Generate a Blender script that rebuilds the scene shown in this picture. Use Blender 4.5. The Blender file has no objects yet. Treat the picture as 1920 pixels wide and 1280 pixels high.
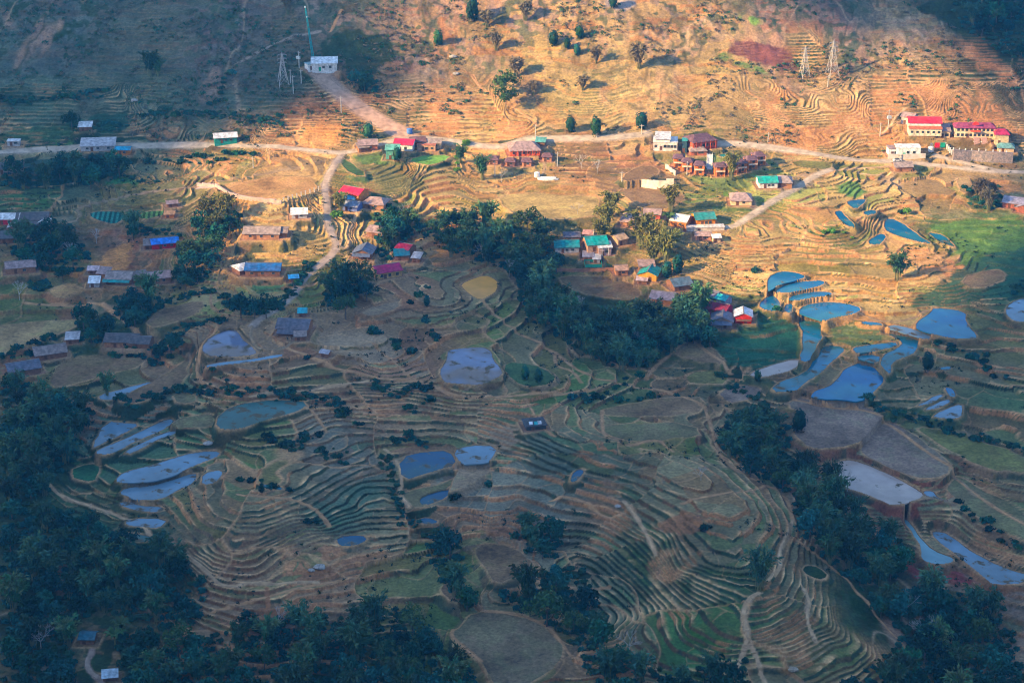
import bpy, math, random
import numpy as np
R = math.radians
random.seed(7)
rng = np.random.default_rng(7)
sc = bpy.context.scene
COL = sc.collection

# ------------------------------------------------------------------ camera, sky, sun, exposure
CAMZ, PITCH, LENS = 330.0, 22.0, 70.0
cam_d = bpy.data.cameras.new("Camera"); cam = bpy.data.objects.new("Camera", cam_d); COL.objects.link(cam)
cam_d.lens = LENS; cam_d.sensor_width = 36; cam_d.clip_start = 1; cam_d.clip_end = 8000
cam.location = (0, 0, CAMZ); cam.rotation_euler = (R(90 - PITCH), 0, 0)
sc.camera = cam
SUN_EL = 24.0
SUN_H = np.array([-0.90, -0.436]); SUN_H /= np.linalg.norm(SUN_H)      # horizontal direction towards the sun
SUN_V = np.array([SUN_H[0] * math.cos(R(SUN_EL)), SUN_H[1] * math.cos(R(SUN_EL)), math.sin(R(SUN_EL))])
w = bpy.data.worlds.new("World"); sc.world = w; w.use_nodes = True
nt = w.node_tree; bg = nt.nodes["Background"]
sky = nt.nodes.new("ShaderNodeTexSky"); sky.sky_type = 'NISHITA'; sky.sun_disc = False
sky.sun_elevation = R(SUN_EL); sky.sun_rotation = math.atan2(SUN_H[0], SUN_H[1])
sky.altitude = 1500; sky.dust_density = 0.8; sky.ozone_density = 1.7; sky.air_density = 1.0
nt.links.new(sky.outputs[0], bg.inputs[0]); bg.inputs[1].default_value = 0.15
sd = bpy.data.lights.new("Sun", 'SUN'); sd.energy = 4.4; sd.angle = R(0.6); sd.color = (1.0, 0.69, 0.29)
so = bpy.data.objects.new("Sun", sd); COL.objects.link(so)
from mathutils import Vector
so.rotation_euler = Vector(SUN_V).to_track_quat('Z', 'Y').to_euler()
so.location = (0, 0, 600)
sc.view_settings.view_transform = 'Standard'; sc.view_settings.look = 'None'
sc.view_settings.exposure = 1.62; sc.view_settings.gamma = 1.0
sc.cycles.use_denoising = True; sc.cycles.pixel_filter_type = 'BLACKMAN_HARRIS'; sc.cycles.filter_width = 1.1
sc.cycles.max_bounces = 5; sc.cycles.volume_bounces = 0
sc.cycles.diffuse_bounces = 2; sc.cycles.glossy_bounces = 2; sc.cycles.transmission_bounces = 2

# ------------------------------------------------------------------ helpers: tags, meshes, materials
def tag(o, label=None, cat=None, group=None, kind=None):
    if label: o['label'] = label
    if cat: o['category'] = cat
    if group: o['group'] = group
    if kind: o['kind'] = kind
    return o
def empty(name, loc, rz=0.0, s=1.0):
    o = bpy.data.objects.new(name, None); COL.objects.link(o)
    o.location = loc; o.rotation_euler = (0, 0, rz); o.scale = (s, s, s); o.empty_display_size = 1
    return o
class MB:
    def __init__(s): s.v = []; s.f = []
    def add(s, vs, fs):
        n = len(s.v); s.v += [tuple(map(float, p)) for p in vs]; s.f += [tuple(i + n for i in f) for f in fs]; return s
    def box(s, c, d, rz=0.0):
        x, y, z = d[0] / 2, d[1] / 2, d[2] / 2; ca, sa = math.cos(rz), math.sin(rz)
        P = [(-x, -y, -z), (x, -y, -z), (x, y, -z), (-x, y, -z), (-x, -y, z), (x, -y, z), (x, y, z), (-x, y, z)]
        P = [(c[0] + a * ca - b * sa, c[1] + a * sa + b * ca, c[2] + e) for a, b, e in P]
        return s.add(P, [(0, 3, 2, 1), (4, 5, 6, 7), (0, 1, 5, 4), (1, 2, 6, 5), (2, 3, 7, 6), (3, 0, 4, 7)])
    def slab(s, P, t):
        """a polygon given thickness t downwards"""
        n = len(P); Q = [(a, b, c - t) for a, b, c in P]
        return s.add(list(P) + Q, [tuple(range(n)), tuple(range(2 * n - 1, n - 1, -1))] + [(i, i + n, (i + 1) % n + n, (i + 1) % n) for i in range(n)])
    def bar(s, a, b, r1, r2=None, n=6):
        r2 = r1 if r2 is None else r2
        a = np.array(a, float); b = np.array(b, float); d = b - a; L = np.linalg.norm(d)
        if L < 1e-6: return s
        d /= L; u = np.cross(d, (0, 0, 1.0) if abs(d[2]) < .9 else (1.0, 0, 0)); u /= np.linalg.norm(u); v = np.cross(d, u)
        P = []
        for c, r in ((a, r1), (b, r2)):
            for i in range(n):
                t = 2 * math.pi * i / n; P.append(c + r * (math.cos(t) * u + math.sin(t) * v))
        return s.add(P, [(i, (i + 1) % n, (i + 1) % n + n, i + n) for i in range(n)] + [tuple(range(n - 1, -1, -1)), tuple(range(n, 2 * n))])
    def build(s, name, mat, parent=None):
        me = bpy.data.meshes.new(name); me.from_pydata(s.v, [], s.f); me.update()
        if mat is not None: me.materials.append(mat)
        o = bpy.data.objects.new(name, me); COL.objects.link(o)
        if parent is not None: o.parent = parent
        return o
def mesh_np(name, V, F, mat, parent=None):
    """V (n,3), F (m,4) quads, fast"""
    me = bpy.data.meshes.new(name)
    me.vertices.add(len(V)); me.vertices.foreach_set("co", np.asarray(V, np.float32).ravel())
    k = F.shape[1]
    me.loops.add(F.size); me.loops.foreach_set("vertex_index", np.asarray(F, np.int32).ravel())
    me.polygons.add(len(F)); me.polygons.foreach_set("loop_start", np.arange(0, F.size, k, dtype=np.int32))
    me.update(calc_edges=True)
    if mat is not None: me.materials.append(mat)
    o = bpy.data.objects.new(name, me); COL.objects.link(o)
    if parent is not None: o.parent = parent
    return o
_mats = {}
def mat(name, col, rough=0.9, noise=0.25, scale=0.6, spec=0.2, objvar=0.0, metal=0.0, col2=None, transl=0.0):
    if name in _mats: return _mats[name]
    m = bpy.data.materials.new(name); m.use_nodes = True; t = m.node_tree; N = t.nodes; L = t.links
    b = N["Principled BSDF"]; b.inputs["Roughness"].default_value = rough; b.inputs["Specular IOR Level"].default_value = spec
    b.inputs["Metallic"].default_value = metal
    tc = N.new("ShaderNodeTexCoord"); nz = N.new("ShaderNodeTexNoise"); nz.inputs["Scale"].default_value = scale; nz.inputs["Detail"].default_value = 4
    L.new(tc.outputs["Object"], nz.inputs["Vector"])
    ra = N.new("ShaderNodeMapRange"); ra.inputs[1].default_value = .3; ra.inputs[2].default_value = .7
    ra.inputs[3].default_value = 1 - noise; ra.inputs[4].default_value = 1 + noise; L.new(nz.outputs[0], ra.inputs[0])
    mx = N.new("ShaderNodeMix"); mx.data_type = 'RGBA'; mx.blend_type = 'MIX'
    mx.inputs[6].default_value = (*col, 1); mx.inputs[7].default_value = (*(col2 or col), 1)
    n2 = N.new("ShaderNodeTexNoise"); n2.inputs["Scale"].default_value = scale * .35; L.new(tc.outputs["Object"], n2.inputs["Vector"])
    r2 = N.new("ShaderNodeMapRange"); r2.inputs[1].default_value = .42; r2.inputs[2].default_value = .6; L.new(n2.outputs[0], r2.inputs[0])
    L.new(r2.outputs[0], mx.inputs[0])
    vm = N.new("ShaderNodeVectorMath"); vm.operation = 'SCALE'; L.new(mx.outputs[2], vm.inputs[0]); L.new(ra.outputs[0], vm.inputs[3])
    out = vm.outputs[0]
    if objvar:
        oi = N.new("ShaderNodeObjectInfo"); hs = N.new("ShaderNodeHueSaturation")
        a = N.new("ShaderNodeMapRange"); a.inputs[3].default_value = 1 - objvar; a.inputs[4].default_value = 1 + objvar * 1.3
        L.new(oi.outputs["Random"], a.inputs[0]); L.new(a.outputs[0], hs.inputs["Value"])
        h = N.new("ShaderNodeMath"); h.operation = 'MULTIPLY_ADD'; h.inputs[1].default_value = 7.31; h.inputs[2].default_value = 0; L.new(oi.outputs["Random"], h.inputs[0])
        fr = N.new("ShaderNodeMath"); fr.operation = 'FRACT'; L.new(h.outputs[0], fr.inputs[0])
        hr = N.new("ShaderNodeMapRange"); hr.inputs[3].default_value = .5 - objvar * .09; hr.inputs[4].default_value = .5 + objvar * .05; L.new(fr.outputs[0], hr.inputs[0]); L.new(hr.outputs[0], hs.inputs["Hue"])
        L.new(out, hs.inputs["Color"]); out = hs.outputs[0]
    L.new(out, b.inputs["Base Color"])
    if transl:
        tr = N.new("ShaderNodeBsdfTranslucent"); L.new(out, tr.inputs[0]); ms = N.new("ShaderNodeMixShader"); ms.inputs[0].default_value = transl
        L.new(b.outputs[0], ms.inputs[1]); L.new(tr.outputs[0], ms.inputs[2]); L.new(ms.outputs[0], N["Material Output"].inputs[0])
    _mats[name] = m; return m

# ------------------------------------------------------------------ noise
_lat = rng.random((64, 256, 256)).astype(np.float32)
def vn(x, y, sc_, seed=0):
    x = np.asarray(x, np.float64) / sc_ + 1000; y = np.asarray(y, np.float64) / sc_ + 1000
    xi = np.floor(x).astype(np.int64); yi = np.floor(y).astype(np.int64); fx = (x - xi).astype(np.float32); fy = (y - yi).astype(np.float32)
    fx = fx * fx * (3 - 2 * fx); fy = fy * fy * (3 - 2 * fy); T = _lat[seed % 64]
    a = T[yi & 255, xi & 255]; b = T[yi & 255, (xi + 1) & 255]; c = T[(yi + 1) & 255, xi & 255]; d = T[(yi + 1) & 255, (xi + 1) & 255]
    return (a * (1 - fx) + b * fx) * (1 - fy) + (c * (1 - fx) + d * fx) * fy - .5
def fbm(x, y, sc_, seed=0, o=4):
    r = 0; a = 1.0
    for i in range(o):
        r = r + a * vn(x * math.cos(i) + y * math.sin(i), y * math.cos(i) - x * math.sin(i), sc_ / 2 ** i, seed + i); a *= .5
    return r
def sstep(a, b, x): t = np.clip((x - a) / (b - a), 0, 1); return t * t * (3 - 2 * t)

# ------------------------------------------------------------------ pixel of the photograph -> ray
FPX = LENS / 36 * 1920
def ray(px, py):
    px, py = np.broadcast_arrays(np.asarray(px, float), np.asarray(py, float)); p = R(PITCH)
    u = (px - 960) / FPX; v = (640 - py) / FPX
    return np.stack([u, math.cos(p) + v * math.sin(p), -math.sin(p) + v * math.cos(p)], -1)
def on_plane(px, py, z):
    d = ray(px, py); t = (z - CAMZ) / d[..., 2]; return d[..., 0] * t, d[..., 1] * t
def P_(s): return np.array([[float(c) for c in q.split(",")] for q in s.split()])

# ------------------------------------------------------------------ base heights
BL = [(285, 34.0)]
for py_, sl_ in ((370, .12), (450, .16), (550, .13), (650, .12), (750, .12), (850, .10), (950, .10), (1050, .10), (1150, .10), (1280, .10), (1500, .08)):
    Y1 = (CAMZ - BL[-1][1]) / -ray(960, BL[-1][0])[2] * ray(960, BL[-1][0])[1]; tn = -ray(960, py_)[2] / ray(960, py_)[1]
    BL.append((py_, CAMZ - tn * (CAMZ - BL[-1][1] + sl_ * Y1) / (sl_ + tn)))
BL = BL[::-1] + [(220, 44.4), (120, 62.7), (20, 83.6), (-100, 109.9), (-250, 146)]
by = np.array([on_plane(960, a, z)[1] for a, z in BL]); bz = np.array([z for a, z in BL], float)
bpy_ = np.array([a for a, z in BL], float)
by_x = np.concatenate([[-400, -60, 0, 30, 250, by[0] - 20], by, [1400, 1700, 2600]]); bz_x = np.concatenate([[420, 335, 320, 285, bz[0] - 1, bz[0] - .5], bz, [200, 235, 260]])
def zb(Y): return np.interp(Y, by_x, bz_x)
def zb_px(py): return np.interp(-py, -bpy_, bz)
DEV = P_("""0,1250,-12 200,1150,-13 100,950,-11 50,800,-9 300,1250,-13 600,1230,-11 800,1200,-8 0,700,-4 350,1110,-7 450,950,6 600,950,1 550,1050,0 650,870,0 700,930,-4
780,1020,-7 740,850,-3 300,900,-4 250,970,-7 180,830,-4 500,700,7 380,780,0 450,650,4 300,650,-3 250,740,-3 560,760,1 620,800,-3 850,800,0 1000,800,2 1150,850,6 1300,900,8
1400,950,9 1350,1050,10 1150,1000,-2 1250,1010,4 1230,1120,0 1000,930,-3 900,1000,-4 1000,1020,-5 850,1080,-6 1100,1130,-6 950,1200,-3 1200,1200,0 1400,1200,6 1550,1200,4 1300,1300,-3 850,450,-4
950,500,-9 1050,580,-11 1150,640,-13 1250,680,-9 1350,760,-9 1430,840,-12 1550,930,-11 1650,1050,-15 1750,1150,-15 1850,1230,-14 1300,600,-7 1600,700,-5 1500,650,-6
1550,800,-4 1700,850,-6 1650,900,0 1850,900,-3 1750,1050,-10 1900,1080,-7 1800,700,-2 1900,600,-2 1600,500,-1 1450,450,0 1700,400,-3 1850,450,-4 520,395,8 520,430,7 600,400,4 450,400,4 520,475,2 520,520,-3 460,520,-3 590,490,-1
400,430,-3 350,500,-4 200,500,-2 450,560,0 330,560,-3 780,560,2 850,620,1 700,600,1 640,540,-2 1000,330,1 1300,300,1 200,330,-1 100,100,0 300,50,0 600,113,3 1200,100,3
1500,100,0 1750,200,-1 1250,30,2 900,100,-1 0,200,0 0,500,-1 -200,1000,-6 2100,1000,-3 2100,500,0 -200,400,0 -200,100,0 2100,100,0 900,-80,0 1250,1450,-3 500,1450,-8 1120,420,-2 880,340,0
1250,180,2 1050,720,1 920,560,-2""".replace("\n", " "))
DEV[:, 2] = DEV[:, 2] * np.where(DEV[:, 2] < 0, .6, .8)
zt = zb_px(DEV[:, 1]) + DEV[:, 2]
cx, cy = on_plane(DEV[:, 0], DEV[:, 1], zt)
cd = zt - zb(cy)
def tps(x, y):
    S = 100.0; A = np.stack([cx, cy], 1) / S; n = len(A)
    d = np.linalg.norm(A[:, None] - A[None], axis=2); K = np.where(d > 0, d * d * np.log(d + 1e-12), 0) + np.eye(n) * 0.02
    M = np.zeros((n + 3, n + 3)); M[:n, :n] = K; M[:n, n] = 1; M[:n, n + 1:] = A; M[n, :n] = 1; M[n + 1:, :n] = A.T
    wv = np.linalg.solve(M, np.concatenate([cd, [0, 0, 0]]))
    out = np.zeros(x.shape)
    for i in range(n):
        r2 = ((x / S - A[i, 0]) ** 2 + (y / S - A[i, 1]) ** 2); out += wv[i] * .5 * r2 * np.log(r2 + 1e-12)
    return out + wv[n] + wv[n + 1] * x / S + wv[n + 2] * y / S
GX = np.linspace(-520, 520, 600); GY = np.linspace(520, 1300, 520)
cgx, cgy = np.meshgrid(np.linspace(-520, 520, 140), np.linspace(480, 1300, 120))
cdev = np.clip(tps(cgx, cgy), -22, 14)
def bil(G, x, y, x0, x1, y0, y1):
    h, w_ = G.shape; u = np.clip((x - x0) / (x1 - x0) * (w_ - 1), 0, w_ - 1.001); v = np.clip((y - y0) / (y1 - y0) * (h - 1), 0, h - 1.001)
    i = u.astype(int); j = v.astype(int); a = u - i; b = v - j
    return (G[j, i] * (1 - a) + G[j, i + 1] * a) * (1 - b) + (G[j + 1, i] * (1 - a) + G[j + 1, i + 1] * a) * b
RC = None; CORR = None
def base(x, y):
    """smooth ground height, without terraces"""
    z = zb(y)
    inb = sstep(380, 480, y) * sstep(1500, 1250, y)
    z = z + bil(cdev, x, y, -520, 520, 480, 1300) * inb
    far = sstep(1060, 1140, y)
    z = z + (fbm(x, y, 75, 3, 3) * 2.6 + fbm(x, y, 22, 9, 2) * .8) * inb + fbm(x, y, 90, 20, 4) * (1.4 + 5 * far) * sstep(990, 1080, y)
    z = z + fbm(x, y, 160, 30, 5) * 24 * sstep(260, 150, y) * sstep(20, 90, np.abs(y))
    if RC is not None:
        (ax, ay), (nx, ny) = RC
        d = (x - ax) * nx + (y - ay) * ny + fbm(x, y, 70, 41, 4) * 26
        zf = -22 + .16 * (y - 1100) + fbm(x, y, 120, 45, 4) * 16
        zr = np.maximum(z - np.maximum(d, 0) * (.75 + np.maximum(d, 0) / 120), zf)
        z = np.where((d > 0) & (y > 980), np.minimum(z, zr), z)
    if CORR is not None: z = z + bil(CORR, x, y, -520, 520, 480, 1300) * sstep(485, 510, y) * sstep(1298, 1280, y)
    return z
def march(px, py, dz=0.0, fn=None):
    """first point where the ray of a photo pixel meets the ground (raised by dz)"""
    fn = fn or base
    d = ray(np.atleast_1d(px), np.atleast_1d(py)); T = np.arange(480, 1900, 3.0)
    X = d[:, 0:1] * T; Y = d[:, 1:2] * T; Z = CAMZ + d[:, 2:3] * T
    below = Z < fn(X, Y) + dz
    k = np.argmax(below, 1); k = np.where(below.any(1), k, len(T) - 1)
    lo = T[np.maximum(k - 1, 0)]; hi = T[k]
    for _ in range(9):
        m = (lo + hi) / 2; b = CAMZ + d[:, 2] * m < fn(d[:, 0] * m, d[:, 1] * m) + dz; hi = np.where(b, m, hi); lo = np.where(b, lo, m)
    return d[:, 0] * hi, d[:, 1] * hi
_a = march([1670, 1895], [-10, 255]); _p = np.array([[_a[0][0], _a[1][0]], [_a[0][1], _a[1][1]]]); _d = _p[1] - _p[0]; _n = np.array([-_d[1], _d[0]]); _n /= np.linalg.norm(_n)
if _n[1] < 0: _n = -_n
RC = None

# ------------------------------------------------------------------ what lies on the ground: palettes, fields, ponds, paths
ST = (.20, .155, .07); GO = (.43, .29, .105); RD = (.36, .155, .065); GR = (.075, .125, .045); DK = (.03, .05, .018); TN = (.36, .235, .13); SCB = (.24, .15, .10)
OL = (.21, .175, .055); BR = (.25, .145, .07); MU = (.26, .17, .115); GY_ = (.19, .175, .115); TL = (.09, .15, .085); OR = (.52, .27, .10); HB = (.36, .225, .095); DH = (.10, .10, .06)
# px,py, tread colour, riser colour, terrace strength, step
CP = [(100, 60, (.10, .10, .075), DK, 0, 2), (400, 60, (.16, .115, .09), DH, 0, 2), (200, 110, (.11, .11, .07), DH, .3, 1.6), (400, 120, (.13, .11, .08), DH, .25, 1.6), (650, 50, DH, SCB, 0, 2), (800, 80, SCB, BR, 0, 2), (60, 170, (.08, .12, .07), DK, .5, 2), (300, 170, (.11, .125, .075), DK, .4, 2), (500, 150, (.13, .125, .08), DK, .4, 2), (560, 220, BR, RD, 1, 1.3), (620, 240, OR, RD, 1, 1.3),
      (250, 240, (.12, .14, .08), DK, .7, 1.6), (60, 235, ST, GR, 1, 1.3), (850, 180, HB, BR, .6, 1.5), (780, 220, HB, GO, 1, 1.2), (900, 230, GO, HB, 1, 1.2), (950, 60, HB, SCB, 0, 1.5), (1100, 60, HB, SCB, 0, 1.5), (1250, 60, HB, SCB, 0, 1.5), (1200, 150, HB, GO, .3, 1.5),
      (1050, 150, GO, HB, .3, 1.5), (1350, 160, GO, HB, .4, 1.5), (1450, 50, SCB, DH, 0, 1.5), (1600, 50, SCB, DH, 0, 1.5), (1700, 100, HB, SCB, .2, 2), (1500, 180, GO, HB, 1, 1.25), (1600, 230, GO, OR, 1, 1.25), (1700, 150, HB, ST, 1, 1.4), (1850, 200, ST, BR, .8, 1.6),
      (1100, 210, GO, OL, .5, 1.4), (1350, 240, HB, OL, .5, 1.4), (100, 330, (.11, .13, .065), DK, 1, 1.3), (300, 310, (.16, .15, .07), DK, 1, 1.5), (450, 310, OL, BR, 1, 1.5), (540, 300, OR, TN, .6, 1.4), (250, 390, OL, ST, .6, 1), (100, 450, DH, GR, .6, 1.5), (240, 470, RD, RD, .3, 1.5), (520, 390, GO, OR, 1, .75), (530, 460, OL, GO, 1, .7), (470, 480, GO, BR, 1, .7),
      (700, 320, OL, GR, .8, 1.2), (800, 350, GO, DK, 1, 1.4), (950, 320, GO, HB, 1, 1.2), (1030, 390, GO, OL, .5, 1.3), (1150, 300, BR, HB, .8, 1.3), (1330, 340, OL, GR, .6, 1.2), (1500, 330, GO, OL, 1, 1.1), (1650, 360, GO, BR, 1, 1.2), (1800, 360, HB, OL, .7, 1.3),
      (1400, 470, GO, OR, 1, 1), (1550, 440, OL, GO, 1, 1), (1650, 500, GO, OR, 1, 1), (1750, 480, OR, GO, 1, 1.1), (1600, 550, GO, OR, 1, 1.1), (1850, 420, GR, OL, .5, 1.2), (1850, 520, GR, DK, .6, 1.2), (1750, 560, GR, BR, .6, 1.2), (1880, 620, OL, BR, 1, 1.3), (1850, 720, ST, DK, 1, 1.3), (1900, 800, GR, DK, 1, 1.2),
      (1700, 740, ST, GR, 1, 1.3), (1600, 800, BR, BR, .6, 1.4), (1850, 880, ST, BR, .8, 1.4), (1850, 1000, ST, BR, .8, 1.4), (1750, 960, ST, BR, .8, 1.3), (1850, 1080, MU, RD, .6, 1.3), (50, 520, OL, RD, .6, 1.5), (50, 620, BR, RD, .6, 1.6), (200, 700, BR, DK, .9, 1.5), (330, 700, BR, RD, .7, 1.5),
      (450, 720, (.24, .135, .065), RD, 1, 1.3), (450, 690, BR, DK, 1, 1.2), (700, 600, BR, RD, 1, 1.15), (700, 560, BR, TN, 1, 1.3), (850, 570, ST, BR, 1, 1.2), (700, 680, TN, OL, 1, 1.0), (950, 620, OL, BR, 1, 1.15), (600, 750, (.27, .15, .07), RD, 1, 1.2), (750, 760, (.27, .17, .075), RD, 1, 1.2), (680, 800, BR, RD, 1, 1.2), (900, 760, ST, BR, 1, 1.1), (1050, 680, ST, TN, .8, 1.2), (1100, 760, ST, BR, 1, 1.2),
      (250, 820, (.12, .15, .10), DK, 1, 1.2), (350, 780, (.15, .16, .09), DK, 1, 1.3), (500, 830, ST, DK, 1, 1.2), (650, 850, GY_, BR, 1, 1.2), (450, 980, ST, TN, 1, 1.0), (580, 1010, ST, TN, 1, 1.0), (650, 950, TL, DK, 1, 1.2), (720, 1000, ST, DK, 1, 1.3), (450, 1100, BR, RD, 1, 1.4), (850, 930, GY_, TN, 1, 1.3), (880, 980, BR, TN, 1, .9),
      (1050, 870, (.13, .15, .09), DK, 1, 1.05), (1180, 870, (.13, .135, .07), DK, 1, 1.05), (1300, 850, ST, RD, 1, 1.2), (1000, 960, GY_, BR, 1, 1.2), (1150, 960, BR, DK, 1, 1.1), (1350, 960, ST, RD, 1, 1.2), (1150, 1080, (.14, .14, .07), DK, 1, 1.1), (1280, 1080, GR, DK, 1, 1.1), (1350, 1020, ST, DK, 1, 1.5), (1450, 1080, ST, BR, 1, 1.3),
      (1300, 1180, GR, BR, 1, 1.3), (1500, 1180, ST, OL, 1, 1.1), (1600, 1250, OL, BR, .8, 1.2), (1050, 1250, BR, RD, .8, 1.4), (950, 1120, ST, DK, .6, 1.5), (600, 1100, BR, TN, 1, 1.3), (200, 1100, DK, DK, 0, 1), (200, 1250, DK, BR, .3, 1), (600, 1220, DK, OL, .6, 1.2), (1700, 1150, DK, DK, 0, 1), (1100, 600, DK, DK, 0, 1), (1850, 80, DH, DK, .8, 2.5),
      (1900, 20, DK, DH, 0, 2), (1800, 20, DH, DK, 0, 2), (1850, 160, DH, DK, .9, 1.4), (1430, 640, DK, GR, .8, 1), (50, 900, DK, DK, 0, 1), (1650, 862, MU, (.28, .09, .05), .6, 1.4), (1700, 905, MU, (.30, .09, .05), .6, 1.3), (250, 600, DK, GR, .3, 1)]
# ponds: outline | water kind
PONDS = """1437,544 1438,521 1462,509 1493,511 1513,518 1493,526 1460,533 1443,544|b
1450,545 1473,533 1513,527 1543,526 1545,534 1513,541 1467,549|b
1473,560 1493,551 1533,546 1557,548 1558,554 1527,557 1493,562|b
1492,584 1507,571 1547,566 1587,568 1622,578 1600,589 1563,596 1547,603 1513,594|b
1423,579 1427,563 1447,551 1460,566 1463,584|b
1470,583 1470,571 1486,567 1481,588|b
1494,598 1543,606 1538,623 1545,634 1527,653 1511,679 1495,673 1508,649 1505,626 1497,608|t
1440,733 1460,716 1507,698 1519,680 1535,665 1549,646 1582,649 1577,663 1540,693 1507,719 1487,734|t
1397,701 1447,685 1493,673 1507,679 1480,693 1423,709|c
1518,741 1567,713 1602,680 1630,685 1647,691 1658,713 1640,733 1610,754 1580,749 1540,748|b
1747,576 1810,584 1807,603 1832,628 1827,634 1793,634 1760,629 1727,621 1715,612 1723,599 1743,586|b
1660,614 1683,609 1751,630 1741,639 1693,624|g
1655,624 1722,635 1720,656 1673,679 1670,704 1655,689 1655,666 1680,653 1691,641 1673,631|t
1603,668 1650,665 1650,682 1613,675|t
1597,652 1640,645 1676,640 1680,648 1640,660 1605,664|t
1615,602 1650,605 1657,611 1620,608|b
1587,377 1623,373 1623,380 1607,392 1593,385|b
1568,397 1580,395 1587,407 1605,425 1590,425 1570,405|b
1660,411 1680,411 1749,455 1736,455 1680,441 1660,430|b
1740,436 1775,441 1791,460 1789,463 1774,456 1760,449|t
1665,440 1657,456 1633,459 1632,451 1650,438|b
1620,397 1640,393 1645,400 1625,404|b
1713,763 1757,739 1768,740 1747,755|g
1730,769 1773,747 1783,752 1757,767|g
1750,780 1793,757 1807,760 1803,784 1770,785|g
1770,726 1787,729 1790,744 1777,741|b
1757,690 1783,686 1777,697|t
1883,575 1905,562 1935,557 1935,604 1900,602 1885,592|g
1557,874 1580,862 1613,866 1680,894 1728,920 1735,929 1683,949 1633,932 1597,919 1580,912|c
1732,920 1750,919 1760,933 1773,939 1740,930|g
1693,964 1707,982 1727,1009 1747,1032 1780,1042 1787,1050 1773,1055 1740,1054 1723,1045 1730,1029 1713,999 1697,979|e
1743,995 1780,1002 1820,1032 1880,1065 1935,1081 1935,1092 1860,1097 1840,1079 1800,1042 1753,1012|g
865,534 880,524 907,516 930,524 937,536 927,551 903,563 887,554 873,543|o
840,662 847,655 907,651 920,657 923,673 937,689 942,703 913,716 897,721 853,719 832,716 827,696 837,683|m
383,666 382,639 410,623 437,616 450,629 467,648 487,661 467,666 427,669|m
385,683 467,674 530,663 533,668 467,679 387,688|g
187,743 233,729 293,714 297,723 253,739 213,751 190,751|g
197,789 233,793 262,796 238,809 187,834 170,840|g
173,851 213,831 280,801 320,785 327,793 300,808 253,826 230,843 210,852|g
233,848 280,821 327,805 333,813 290,823 250,850|g
403,803 407,771 480,751 563,749 577,763 500,787 443,806|w
213,902 233,885 287,872 340,852 400,845 417,852 367,872 320,895 287,904 233,906|g
220,925 233,915 287,912 320,901 371,884 368,902 327,924 300,938 253,938 240,930|g
374,910 379,887 417,880 407,902|g
217,944 240,939 260,949 307,951 303,960 257,960|g
238,973 320,971 300,990 267,987 240,985|g
217,1003 247,998 300,1010 283,1015 233,1015|w
490,915 493,907 520,910 533,919|t
747,858 800,847 843,843 857,873 810,882 757,900|n
849,845 880,835 935,838 922,866 895,871 862,871|g
783,942 790,932 840,915 843,925 827,939 793,949|n
1073,889 1087,879 1097,884 1087,899 1070,905|n
628,1006 680,1003 693,1014 660,1024 632,1024|n
780,975 800,969 822,978 800,984|n
1345,291 1373,286 1376,289 1356,295|p"""
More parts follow.
